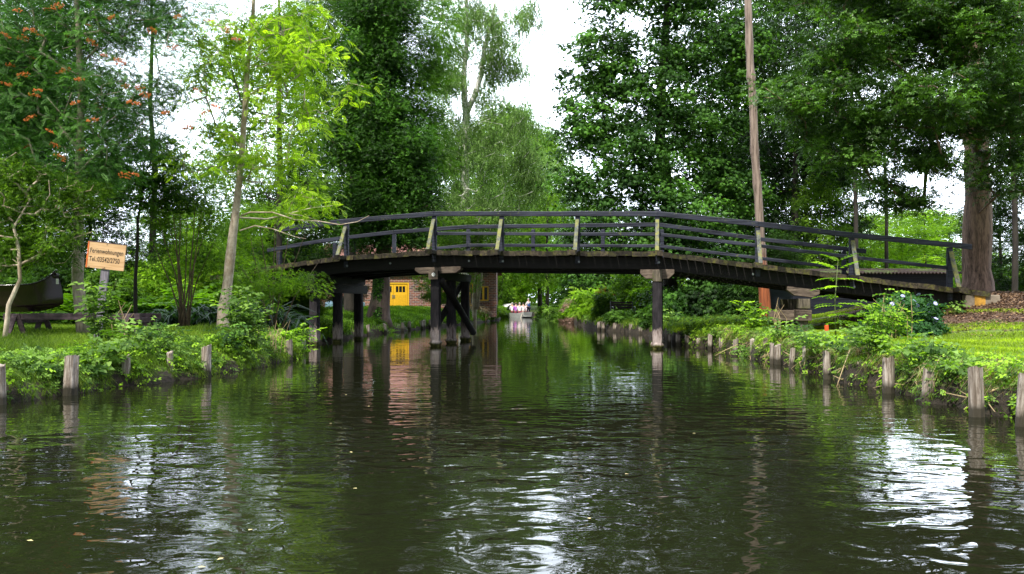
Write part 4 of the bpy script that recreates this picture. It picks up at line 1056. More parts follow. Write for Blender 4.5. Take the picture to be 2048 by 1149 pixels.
# red-stemmed shrub
def multistem(name, label, cx, Y, tops, blobs, ncl, per, cr, tp, sc, leaf, seed, base=.03, stemmat='stem_red', cat='shrub', group=None):
    rr = random.Random(seed); b = G(cx, Y, -.03); t = empty(name, b); tag(t, label, cat, group)
    mb = MB()
    for (px, py) in tops:
        e = P(px, py, Y+rr.uniform(-.5, .5)); b0 = b+Vector((rr.uniform(-.15,.15), rr.uniform(-.15,.15), 0)); m = b0.lerp(e, .5)+Vector(((b0.x-e.x)*.12, 0, 0))
        mb.tube([b0-b, b0.lerp(m, .5)-b+Vector((rr.uniform(-.03,.03), 0, 0)), m-b, m.lerp(e, .5)-b+Vector((rr.uniform(-.04,.04), 0, 0)), e-b], [base, base*.85, base*.65, base*.5, base*.25], 6)
    mb.build('stem', M[stemmat], t, smooth=True)
    r = np.random.default_rng(seed); cl = blobs_to_clusters(blobs, ncl, r)
    V, Fq, rn = leaves_on(cl, per, cr, tp, sc, r); link('foliage', mesh_np('foliage', V-np.array(b), Fq, M[leaf], rn), t)
    return t
multistem('multi_stem_shrub', 'loose shrub of many thin reddish stems left of the leaning ash trunk', 368, 21.0,
     [(315,430),(330,405),(345,420),(360,395),(375,430),(390,400),(405,420),(420,440),(350,470),(395,480),(435,470),(300,470)],
     [(340,400,60,40,21,.8),(400,400,50,40,21,.8),(320,440,40,40,21,.6),(430,440,40,40,21,.6),(370,360,70,30,21.5,.8),(370,470,70,40,21.3,.7),(330,520,60,40,21.4,.6),(420,540,60,40,21.4,.6)], 210, 28, .34, 'spray2', .055, 'l_mid', 21, .024)
multistem('willow_shrub', 'yellow-green shrub with drooping narrow leaves at the left end of the bridge', 545, 22.6,
     [(500,470),(520,450),(550,440),(580,455),(610,470),(640,520),(470,520),(560,500)],
     [(500,440,50,40,22.4,.8),(600,415,45,14,22.6,.5),(480,500,50,40,22.4,.7),(560,560,60,25,22.0,.6),(610,570,40,25,21.8,.5),(530,580,50,40,22,.6),(560,420,40,25,23,.6)], 150, 30, .30, 'pin', .13, 'l_bright', 22, .025)

def patch(name, label, cat, spots, tp, sc, leaf, seed, group=None, stems=None, part='foliage'):
    """one plant made of template tufts at given ground points (x, y, z, scale)"""
    r = np.random.default_rng(seed); b = Vector(spots[0][:3]); t = empty(name, b); tag(t, label, cat, group)
    pos = np.array([q[:3] for q in spots]); s = np.array([q[3] for q in spots])*sc; n = len(spots)
    V, Fq, rn = instance(TP[tp], pos, r.normal(size=(n,3))*.18+np.array([0,0,1]), r.uniform(0, 6.28, n), s, r.random(n)*.8)
    o = link(part, mesh_np(part, V-np.array(b), Fq, M[leaf], rn), t)
    return t
# arching strap-leaved clumps (left bank at the bridge, far left bank)
def around(px, Y, n, sprx, spry, seed, s0=.8, s1=1.2, dz=0):
    rr = random.Random(seed); c = G(px, Y); out = []
    for _ in range(n):
        x, y = c.x+rr.gauss(0, sprx), c.y+rr.gauss(0, spry); out.append((x, y, gz(x, y)-.03+dz, rr.uniform(s0, s1)))
    return out
patch('strap_leaf_clump', 'dark arching strap leaves under the left end of the bridge', 'plant', around(600, 23.6, 36, .45, .4, 1), 'strap', 1.3, 'l_strap', 31)
patch('strap_leaf_clump', 'tall dark strap leaves behind the leaning ash trunk', 'plant', around(520, 23.5, 46, .6, .5, 2), 'strap', 1.7, 'l_strap', 32)
patch('strap_leaf_clump', 'dark strap leaves among the reddish stems', 'plant', around(415, 23.0, 40, .5, .4, 3), 'strap', 1.3, 'l_strap', 33)
patch('strap_leaf_clump', 'dark strap leaves behind the slim young forked tree', 'plant', around(300, 23.0, 40, .7, .4, 4), 'strap', 1.1, 'l_strap', 34)
patch('strap_leaf_clump', 'strap leaves hanging off the bank beside the left bridge piles', 'plant', around(668, 27.0, 22, .35, .5, 5), 'strap', 1.0, 'l_strap', 35)
patch('fern', 'bright ferns behind the sign', 'fern', around(225, 24.0, 14, 1.1, .5, 6), 'fern', 1.7, 'l_fern', 36, 'bright ferns behind the left bank')
patch('fern', 'bright ferns behind the multi stemmed shrub', 'fern', around(320, 25.0, 14, 1.0, .5, 7), 'fern', 2.0, 'l_fern', 37, 'bright ferns behind the left bank')
patch('fern', 'ferns behind the canoe bow', 'fern', around(60, 22.0, 10, 1.2, .5, 8), 'fern', 1.5, 'l_fern', 38, 'bright ferns behind the left bank')

# generic background trees : protos with own mesh, then copies
def proto_tree(name, label, h, w_, ncl, per, cr, tp, sc, leaf, tm, seed, tr_=.22, z0=.25, upb=.9, cat='tree', group=None):
    r = np.random.default_rng(seed); n = ncl; zz = r.random(n); zz = z0+(1-z0)*zz
    prof = np.sin(np.clip((zz-z0)/(1-z0)*.92+.08, 0, 1)*PI)**.6
    ang = r.uniform(0, 2*PI, n); q = r.random(n)**.45*prof*w_/2*(1+.18*np.sin(ang*3+seed)+.12*np.sin(zz*17))
    cl = np.stack([q*np.cos(ang), q*np.sin(ang), zz*h], 1)
    t, _ = tree(name, label, cat, [Vector((0,0,-.2)), Vector((.1,0,h*.3)), Vector((-.05,.1,h*.6)), Vector((0,0,h*.95))], [tr_, tr_*.75, tr_*.5, .03], None, 0, per, cr, tp, sc, leaf, tm, seed, group=group, cl=cl, tip=.014)
    return t
BG = 'background trees beyond the banks'
pA = proto_tree('broadleaf_tree', 'bg', 12, 8.5, 200, 44, .85, 'spray', .13, 'l_mid', 'trunk_dark', 51, z0=.12)
pB = proto_tree('broadleaf_tree', 'bg', 12, 8, 200, 44, .85, 'spray', .13, 'l_bright', 'trunk_dark', 52, z0=.12)
pC = proto_tree('broadleaf_tree', 'bg', 13, 8, 230, 52, .85, 'spray', .12, 'l_dark', 'trunk_dark', 53, z0=.06)
def put(first, proto, px, Y, h, wscale, label, rz, base_h=12.0, used={}, group=BG):
    o = proto if proto.name not in used else copy_tree(proto); used[proto.name] = 1
    o.location = G(px, Y); k = h/base_h; o.scale = (k*wscale, k*wscale, k); o.rotation_euler = (0, 0, rz); tag(o, label, 'tree', group); return o
U = {}
def hgt(py, Y): return CAMH+(HZ-py)/F*Y-.8
for (pr, px, Y, top, ws, lab) in [
    (pC, 60, 27, 180, 1.1, 'dark tree mass behind the canoe at the left edge'),
    (pC, -70, 24, 60, 1.0, 'dark tall tree beyond the left picture edge'),
    (pC, 180, 30, 330, 1.0, 'dark low-crowned tree behind the sign'),
    (pA, 330, 34, 425, 1.6, 'mid green low tree behind the reddish stems'),
    (pC, 590, 34, 330, .8, 'dark tree behind the left handrail beside the ivy trunk'),
    (pA, 520, 40, 420, 1.2, 'green tree behind the leaning ash trunk'),
    (pA, 560, 46, 60, .8, 'tall mid green tree between the ash and the ivy tree'),
    (pB, 400, 60, 425, 1.8, 'bright far tree seen through the left gap'),
    (pA, 860, 72, 300, .8, 'mid green tree behind the birch'),
    (pB, 1000, 92, 250, .9, 'bright yellow-green tree closing the far canal, left of two'),
    (pB, 1080, 88, 285, .8, 'bright yellow-green tree closing the far canal, right of two'),
    (pA, 1020, 104, 230, .8, 'tall pale green tree at the very end of the canal'),
    (pA, 1180, 66, 400, .9, 'green tree behind the chestnut beside the canal'),
    (pA, 1095, 78, 265, .55, 'pale green tree rising just left of the chestnut beside the far canal'),
    (pA, 960, 80, 240, .8, 'pale green tree behind the birch trunk'),
    (pA, 1640, 42, 370, .8, 'mid green tree in front of the dark trees right of the pole'),
    (pC, 1590, 44, -40, .75, 'tall dark tree filling the top between the pole and the furrowed trunk'),
    (pC, 1470, 56, -60, .8, 'tall dark tree behind the chestnut beside the pole top'),
    (pA, 470, 33, 470, 1.6, 'green low tree mass behind the willow shrub'),
    (pC, 340, 31, 500, 1.8, 'dark undergrowth tree behind the ferns'),
    (pC, 690, 44, 430, 1.0, 'dark tree just left of the ivy trunk foot'),
    (pA, 872, 50, 430, .7, 'green tree in front of the brick house roof'),
    (pA, 900, 52, 470, 1.0, 'low green tree between the house roof and the birch'),
    (pC, 1560, 38, 480, 1.4, 'dark low tree between the pole and the shed'),
    (pC, 30, 34, -60, .8, 'very tall dark tree behind the rowan'),
    (pC, 1480, 52, 250, 1.0, 'dark tree behind the tall bare pole'),
    (pC, 1610, 46, 210, 1.0, 'dark dense tree right of the tall bare pole'),
    (pA, 1660, 58, 330, .8, 'mid green tree behind the shed roof'),
    (pB, 1740, 60, 440, 1.3, 'bright low tree above the shed roof, left of two'),
    (pB, 1850, 56, 430, 1.5, 'bright low tree above the shed roof, right of two'),
    (pA, 1800, 80, 430, 1.6, 'far rounded tree under the sky gap at the right'),
    (pC, 2060, 34, 230, 1.0, 'dark tree behind the large furrowed trunk'),
    (pC, 2000, 44, 400, 1.2, 'dark low tree right of the large furrowed trunk'),
    (pA, 1900, 70, 440, 1.5, 'green tree just left of the large furrowed trunk'),
    (pC, 1330, 60, 430, 1.2, 'dark tree behind the chestnut trunk'),
    (pA, 760, 78, 420, 1.3, 'green tree behind the brick house roof'),
    (pA, 640, 66, 380, 1.2, 'green tree left of the brick house'),
    ]:
    put(None, pr, px, Y, hgt(top, Y), ws, lab, (px*.37) % 6.28, base_h=12 if pr is not pC else 13, used=U)

# far wood closing the horizon
r = np.random.default_rng(9); n = 5200
xx = r.uniform(-150, 150, n); yy = r.uniform(112, 135, n); zt_ = 8+3*np.sin(xx*.13)+2*np.sin(xx*.31+1)
cl = np.stack([xx, yy, r.random(n)**.8*zt_], 1)
V, Fq, rn = leaves_on(cl, 12, 2.4, 'spray', .55, r); fw_ = link('far_wood', mesh_np('far_wood', V, Fq, M['l_mid'], rn)); tag(fw_, 'far green wood closing the horizon behind all the trees', 'wood', kind='stuff')

# ivy-clad tree
it = G(757, 38, -.3)
ivt, _ = tree('ivy_clad_tree', 'massive dark ivy-clad tree with leaning brown trunk left of the bridge centre', 'tree',
     [it, P(758, 610, 38), P(765, 560, 38), P(767, 480, 38), P(765, 380, 38), P(762, 260, 38), P(757, 130, 38), P(756, 0, 38), P(750, -120, 38)],
     [.72, .48, .36, .36, .36, .34, .32, .28, .12],
     [(745,455,70,45,37.5,1.6),(765,400,70,60,37.5,1.8),(750,320,75,60,37.5,1.8),(760,240,65,60,37.5,1.8),(775,330,60,60,37,1.6),(730,200,60,60,38,2),(800,440,45,40,37,1.5),(750,120,70,60,38,1.8),(760,30,70,60,38,1.8),(690,420,40,50,38,1.4),(820,300,40,50,37,1.4),(690,280,40,50,38,1.4),(820,470,35,30,37,1.2),(840,390,30,40,37,1.2)],
     640, 90, .62, 'spray', .08, 'l_ivy', 'trunk_ivy', 15, flat=.9, upb=.5, edge=.5)
# ivy on the trunk foot
r = np.random.default_rng(77); n = 2600; hh = r.uniform(0.2, 3.4, n); aa = r.uniform(PI*.75, PI*1.55, n); 
tx = np.interp(hh, [0, 1.2, 3.4], [0.05, .12, .25]); rad_ = np.interp(hh, [0, 1.2, 3.4], [.70, .48, .40])
pos = np.stack([tx+np.cos(aa)*rad_, np.sin(aa)*rad_, hh], 1); nm = np.stack([np.cos(aa), np.sin(aa), np.full(n, .3)], 1)+r.normal(size=(n,3))*.2
V, Fq, rn = instance(TP['one'], pos, nm, r.uniform(0,6.28,n), r.uniform(.08,.15,n), r.random(n)); link('ivy', mesh_np('ivy', V, Fq, M['l_ivy'], rn), ivt)
# feathery tree above/behind it
tree('feathery_tree', 'tall tree with feathery leaves spreading above the ivy-clad trunk', 'tree',
     [G(700, 42, -.2), P(700, 450, 42), P(705, 250, 42), P(715, 60, 42), P(720, -120, 42)], [.35, .3, .24, .18, .06],
     [(700,60,110,90,41,2.5),(640,180,70,80,41,2.2),(860,90,60,90,41,2.2),(760,-50,170,90,42,3),(660,320,60,70,41,1.8),(850,220,50,60,41,1.8),(840,320,50,60,40,1.6),(820,180,50,60,39,1.6),(600,60,60,70,41,1.8),(830,400,40,40,40,1.4)],
     420, 36, .85, 'pin', .42, 'l_robinia', 'trunk_dark', 16, flat=.5, droop=.12)
# birch
tree('birch_tree', 'forked white birch with light drooping leaves in the gap above the bridge', 'tree',
     [G(927, 57, -.2), P(928, 500, 57), P(930, 400, 57), P(931, 300, 57), P(932, 225, 57), P(927, 160, 57), P(934, 80, 57), P(932, -10, 57), P(930, -100, 57)],
     [.40, .34, .31, .29, .26, .19, .16, .13, .05],
     [(890,150,50,90,57,2),(1000,90,50,80,56.5,2),(930,300,75,90,57,2.2),(1010,280,50,70,56.5,1.8),(960,420,90,50,57,2),(930,40,70,70,57,2),(1050,30,40,50,56.5,1.2),(900,420,50,50,57,1.6),(880,300,50,60,57,1.6),(1040,140,30,22,56.5,.8),(980,200,40,50,57,1.4),(1050,250,35,60,57,1.4),(1070,340,45,60,57,1.4),(1020,380,60,50,57,1.4)],
     560, 34, .75, 'hang', .19, 'l_birch', 'birch', 17, flat=1.1, upb=1.6, droop=0, tip=.014)
b2 = MB(); b2.tube([P(932, 228, 57), P(950, 190, 57), P(962, 150, 57), P(968, 100, 57), P(985, 40, 57), P(1000, -60, 57)], [.24, .21, .19, .16, .12, .06], 10, j=.04)
bt_ = bpy.data.objects['birch_tree']; b2.v = [(v[0]-bt_.location.x, v[1]-bt_.location.y, v[2]-bt_.location.z) for v in b2.v]; b2.build('fork', M['birch'], bt_, smooth=True)
tree('sparse_tree', 'thin open tree filling the sky gap between the rowan and the ash', 'tree',
     [G(300, 30, -.1), P(305, 480, 30), P(310, 350, 30), P(300, 200, 30), P(305, 60, 30), P(300, -60, 30)], [.14, .12, .10, .08, .06, .02],
     [(290, 340, 90, 60, 30, 2), (300, 180, 100, 90, 30, 2), (330, 40, 110, 70, 30, 2), (400, 400, 70, 40, 30, 1.5)], 60, 18, .8, 'spray2', .085, 'l_shrub', 'trunk_dark', 91, edge=.6)
tree('sparse_tree', 'thin open tree behind the ash crown', 'tree',
     [G(560, 32, -.1), P(558, 480, 32), P(560, 350, 32), P(556, 200, 32), P(560, 60, 32), P(555, -60, 32)], [.14, .12, .10, .08, .06, .02],
     [(480, 360, 80, 60, 32, 2), (560, 260, 80, 80, 32, 2), (420, 120, 70, 70, 32, 2), (600, 120, 60, 90, 32, 2), (620, 370, 50, 50, 32, 1.5)], 170, 22, .8, 'spray2', .085, 'l_mid', 'trunk_dark', 92, edge=.6)
# twin stems before the house
tree('twin_stem_tree', 'small tree with two pale stems in front of the brick house window', 'tree',
     [G(950, 54, -.1), P(948, 600, 54), P(952, 560, 54), P(955, 520, 54), P(958, 440, 54)], [.16, .15, .13, .11, .04],
     [(965,500,60,40,54,1.4),(900,480,50,30,54,1.4),(930,450,60,30,54,1.5)], 90, 30, .7, 'spray', .10, 'l_mid', 'trunk_ash', 18)
b2 = MB(); b2.tube([P(953, 618, 53.9), P(960, 570, 53.9), P(966, 510, 53.9)], [.14, .12, .08], 8, j=.04); bt_ = bpy.data.objects['twin_stem_tree']
b2.v = [(v[0]-bt_.location.x, v[1]-bt_.location.y, v[2]-bt_.location.z) for v in b2.v]; b2.build('second_stem', M['trunk_ash'], bt_, smooth=True)

# horse chestnut
tree('chestnut_tree', 'broad horse chestnut with dark hanging palmate leaves right of the canal', 'tree',
     [G(1345, 42, -.2), P(1340, 560, 42), P(1342, 470, 42), P(1335, 380, 42), P(1320, 280, 42), P(1325, 150, 42), P(1335, 30, 42), P(1335, -80, 42)],
     [.5, .42, .38, .34, .28, .24, .18, .06],
     [(1210,90,80,90,41,2.6),(1180,250,80,80,41,2.4),(1140,370,50,50,40,1.8),(1240,420,110,70,39.5,2.4),(1320,210,120,120,41,3),(1400,80,110,110,42,3),(1420,320,90,110,42,2.6),(1300,500,110,50,39,2.2),(1190,535,70,28,39,1.6),
      (1400,500,80,60,40,2.2),(1430,570,60,50,40,1.8),(1300,-60,170,90,42,3.5),(1270,320,90,80,39,2.2),(1350,430,90,70,39.5,2.2),(1180,160,60,60,41,2),(1350,590,70,35,40,1.6),(1480,150,70,100,42,2.2),(1490,420,50,90,42,2),(1150,480,40,40,41,1.4)],
     860, 46, .70, 'palm', .165, 'l_chest', 'trunk_dark', 19, flat=.4, droop=.18, upb=1.2)

# big tree at right
bt0 = G(1956, 25.2, -.35)
tree('big_tree', 'large tree with thick furrowed grey trunk at the right end of the footbridge', 'tree',
     [bt0, P(1954, 590, 25.2), P(1954, 540, 25.2), P(1955, 430, 25.2), P(1952, 300, 25.2), P(1947, 160, 25.2), P(1942, 20, 25.2), P(1938, -140, 25.2)],
     [.62, .52, .44, .40, .37, .34, .30, .14],
     [(1690,110,100,60,22,1.6),(1620,200,80,55,21.5,1.3),(1850,60,140,80,22,2),(1990,190,80,90,22.5,1.5),(1800,220,120,70,22,1.8),(1720,310,80,45,22,1.3),(2020,330,50,90,23,1.4),(1870,330,50,40,22.5,1.0),
      (1740,-40,240,80,22,2.2),(1950,60,110,90,21.5,1.5),(1660,260,70,50,22,1.2),(1560,190,50,30,21,.8),(1780,370,60,30,23,1.0),(1860,200,80,60,20.5,1.4),(1840,395,60,25,22.5,.8),(1790,410,40,20,23,.7),(1890,250,50,50,23,1.0),(1840,300,60,40,23,1.0)],
     600, 46, .42, 'spray', .075, 'l_oak', 'trunk_big', 20, flat=.5, edge=.5)
# slim trunks behind on the right
for i, (px, Y, lab) in enumerate([(1712, 38, 'slim dark trunk left of the sky gap above the shed'), (1773, 46, 'slim dark trunk in the middle of the sky gap above the shed'), (2030, 30, 'slim dark trunk at the right picture edge')]):
    tree('slender_tree', lab, 'tree', [G(px, Y, -.1), P(px, 430, Y), P(px-6, 250, Y), P(px-14, 60, Y), P(px-20, -60, Y)], [.11, .10, .09, .07, .03],
         [(px-20, 120, 90, 90, Y, 2.0), (px-10, 260, 70, 60, Y, 1.6), (px-30, 0, 110, 60, Y, 2)], 120, 44, .7, 'spray', .10, 'l_oak', 'trunk_dark', 60+i, group='slender trees behind the shed')

# ------------------------------------------------------------------ bushes
def bush(name, label, px, Y, wpx, hpx, per, cr, tp, sc, leaf, seed, ncl=40, group=None, cat='bush', stem='stem_green', dz=0, flowers=None, upb=.9, lean=0):
    b = G(px, Y, dz); r = np.random.default_rng(seed); rx = wpx*Y/F; h = hpx*Y/F*2
    v = r.normal(size=(ncl, 3)); v /= np.linalg.norm(v, axis=1, keepdims=True); u = r.random(ncl)**.4
    cl = np.stack([b.x+v[:,0]*u*rx+lean*np.abs(v[:,2]), b.y+v[:,1]*u*rx*.8, b.z+.08*h+np.abs(v[:,2])*u*h*.9], 1)
    t, _ = tree(name, label, cat, [b, b+Vector((0,0,h*.2))], [max(.02, rx*.05), max(.015, rx*.035)], None, 0, per, cr*rx, tp, sc, leaf, stem, seed, cl=cl, crown='foliage', stem='stem', tip=.006, group=group, upb=upb)
    return t, cl
LU = 'undergrowth bushes behind the left bank'
for a in [
    ('mid green bush behind the sign board', 215, 23.5, 60, 66, 60, .30, 'spray', .065, 'l_mid', 241),
    ('bright bush between the slim forked tree and the reddish stems', 310, 25.5, 60, 60, 60, .30, 'spray', .07, 'l_bright', 242),
    ('green bush right behind the leaning ash trunk', 490, 26.0, 60, 66, 60, .30, 'spray2', .07, 'l_mid', 243),
    ('deep green bush behind the rowan trunk', 120, 24.5, 70, 70, 60, .30, 'spray', .065, 'l_shrub', 244),
    ('yellow-green bush behind the multi stemmed shrub', 400, 27.5, 60, 70, 60, .30, 'pin', .20, 'l_bright', 245),
    ('deep green bush behind the canoe hull', 20, 22.5, 60, 60, 60, .30, 'spray', .065, 'l_shrub', 246),
    ('feathery bush under the left handrail end', 590, 28.5, 50, 60, 60, .30, 'pin', .20, 'l_mid', 247),
    ]:
    bush('bush', *a, ncl=80, group=LU)
RB = 'bushes along the right bank beyond the bridge'
for a in [
    ('bright rounded bush overhanging the water beside the bench', 1185, 50, 40, 33, 60, .34, 'pinb', .30, 'l_bright', 201),
    ('small bright bush right of the bench', 1285, 44, 26, 32, 60, .34, 'pinb', .26, 'l_bright', 202),
    ('bright bush left of the bench below the chestnut', 1215, 44, 26, 26, 60, .34, 'pinb', .26, 'l_mid', 203),
    ('mid green bush at the far waterline beside the punt', 1098, 66, 22, 24, 60, .34, 'spray', .13, 'l_mid', 204),
    ('pale green bush between the punt and the pinkish plumes', 1115, 60, 30, 26, 60, .34, 'spray', .12, 'l_weed', 205),
    ('light green clump under the pinkish plumes', 1148, 56, 24, 22, 60, .34, 'strap', .55, 'l_bright', 206),
    ('dark green bush hanging behind the right pier', 1345, 38, 36, 30, 60, .34, 'palm', .2, 'l_chest', 207),
    ('dark bush in the shade left of the pole foot', 1420, 36, 40, 34, 60, .34, 'palm', .2, 'l_dark', 208),
    ('dark bush in the shade right of the pole foot', 1480, 35, 36, 36, 60, .34, 'spray', .1, 'l_dark', 209),
    ('yellow-green bush standing behind the punt', 1035, 86, 26, 28, 60, .34, 'spray', .16, 'l_bright', 210),
    ('mid green bush behind the punt on its left', 1000, 76, 18, 24, 60, .34, 'spray', .15, 'l_mid', 211),
    ('small dark bush behind the right pier foot', 1300, 33.5, 20, 20, 50, .34, 'spray', .08, 'l_shrub', 212),
    ('tall green bush behind the bench', 1250, 50, 50, 42, 60, .34, 'spray', .14, 'l_mid', 213),
    ('bush of deep green leaves above the bright rounded bush', 1150, 62, 36, 44, 60, .34, 'spray', .14, 'l_shrub', 214),
    ('low trailing plants under the bench at the water', 1240, 38.5, 26, 10, 60, .34, 'spray', .07, 'l_shrub', 215),
    ]:
    bush('bush', *a, ncl=60, group=RB)
bush('red_leaved_bush', 'rust-red spiky bush between the bright bushes', 1208, 46, 15, 30, 26, .4, 'pin', .34, 'l_red', 220, 16, upb=.3)
bush('plume_plant', 'pinkish flowering plumes on the far right bank', 1140, 55, 20, 30, 40, .34, 'spray', .10, 'l_pinkish', 221, 26, upb=.2)
LB = 'plants along the left bank beyond the bridge'
patch('reed_clump', 'bright green reed clump at the water left of the punt', 'reeds', around(984, 63.5, 80, .42, .7, 41), 'strap', 1.5, 'l_bright', 42, LB)
patch('reed_clump', 'dry straw-coloured grass clump at the foot of the twin stems', 'reeds', around(950, 58, 60, .35, .4, 43), 'strap', 1.3, 'l_dry', 44, LB)
patch('reed_clump', 'green reed clump behind the left pier braces', 'reeds', around(935, 56, 30, .4, .6, 45), 'strap', 1.0, 'l_mid', 46, LB)
patch('fern', 'green tuft at the waterline below the ivy tree', 'fern', around(760, 36.5, 8, .5, .4, 47, .5, .8), 'fern', .8, 'l_fern', 48, LB)

# hydrangea
hyd, hcl = bush('hydrangea', 'hydrangea bush with pale blue flowers in front of the dark shed', 1812, 19.8, 62, 44, 70, .30, 'big', .085, 'l_hydr', 230, 70)
r = np.random.default_rng(3); hb = np.array(hyd.location)
sel = [c for c in hcl if c[1] < hb[1]+.2 and (c[2] > hb[2]+.45 or c[0] > hb[0]+.3)][:30]
fm = MB(); rr = random.Random(4)
for _ in range(40):
    a = rr.uniform(0, 2*PI); q = math.sqrt(rr.random())*.055; x, y, z = q*math.cos(a), q*math.sin(a), -q*q*4+.03; d = .014; tt = rr.uniform(-.01,.01)
    fm.add([(x-d,y-d,z),(x+d,y-d,z+tt),(x+d,y+d,z),(x-d,y+d,z-tt)], [(0,1,2,3)])
fme = bpy.data.meshes.new('flower_head'); fme.from_pydata(fm.v, [], fm.f); fme.materials.append(M['flower'])
for c in sel: link('flower_head', fme, hyd, Vector(c-hb)+Vector((0, -.27, .14)), (-.8+rr.uniform(-.3,.3), rr.uniform(-.4,.4), rr.uniform(0,6))).scale = (.8, .8, .8)

# sapling before the bridge
def sapling(px, pyb, pyt, Y, label, leaf, seed, lsz=.28, levels=7, name='ash_sapling', tp='pinb', z0=.3, per=4):
    b = G(px, Y, -.03); top = P(px+4, pyt, Y); t = empty(name, b); tag(t, label, 'sapling'); rr = random.Random(seed)
    mid_ = b.lerp(top, .5)+Vector((-.05, 0, 0)); mb = MB(); mb.tube([Vector((0,0,0)), mid_-b, top-b], [.016, .012, .005], 6); mb.build('stem', M['stem_green'], t, smooth=True)
    pos = []; nm = []; yaw = []; sc = []
    for q in range(levels):
        tt = z0+(1-z0)*q/(levels-1); p = b.lerp(mid_, tt*2) if tt < .5 else mid_.lerp(top, tt*2-1); p = p-b
        for k in range(per):
            pos.append(p+Vector((0,0,rr.uniform(-.03,.03)))); a = rr.uniform(0, 6.28); yaw.append(a); u = 1.1 if q > levels-3 else .25
            nm.append((-math.cos(a)*u*.6, -math.sin(a)*u*.6, 1)); sc.append(lsz*rr.uniform(.8, 1.15)*(1 if q < levels-1 else .8))
    V, Fq, rn = instance(TP[tp], np.array(pos), np.array(nm, float), np.array(yaw), np.array(sc), np.array([rr.random() for _ in pos])); link('foliage', mesh_np('foliage', V, Fq, M[leaf], rn), t)
    return t
sapling(1672, 672, 522, 18.6, 'slender bright ash sapling standing before the bridge near the stake', 'l_bright', 71, .44, 8, z0=.25)

# leafy weeds at the banks
WG = 'broad-leaved weeds on the canal banks'
def weed(px, Y, hpx, label, seed, leaf='l_weed', n=5, sp=.18, lsz=.10, tp='big', name='leafy_weed', dz=0):
    b = G(px, Y, dz-.02); t = empty(name, b); tag(t, label, 'plant', WG); rr = random.Random(seed); mb = MB(); h = hpx*Y/F; pos = []; nm = []; yaw = []; sc = []
    for _ in range(n):
        a = rr.uniform(0, 6.28); e = Vector((math.cos(a)*sp*rr.uniform(.5, 1.8), math.sin(a)*sp*rr.uniform(.5, 1.5), h*rr.uniform(.6, 1.05))); b0 = Vector((rr.uniform(-.05,.05), rr.uniform(-.05,.05), 0))
        m = b0.lerp(e, .55)+Vector((0, 0, .08*h)); mb.tube([b0, m, e], [.007, .005, .003], 5)
        k = max(4, int(h/.095))
        for q in range(k):
            tt = .15+.85*(q+1)/k; p = b0.lerp(m, tt/.55) if tt < .55 else m.lerp(e, (tt-.55)/.45); y_ = q*2.4+rr.uniform(-.4,.4)
            pos.append(p); yaw.append(y_); nm.append((math.cos(y_)*-.2+rr.uniform(-.3,.3), math.sin(y_)*-.2+rr.uniform(-.3,.3)-.25, 1)); sc.append(lsz*1.55*rr.uniform(.6, 1.15))
    mb.build('stem', M['stem_green'], t)
    V, Fq, rn = instance(TP[tp], np.array([list(p) for p in pos]), np.array(nm, float), np.array(yaw), np.array(sc), np.clip(np.array([rr.random() for _ in pos])*.9, 0, 1))
    link('foliage', mesh_np('foliage', V, Fq, M[leaf], rn), t); return t
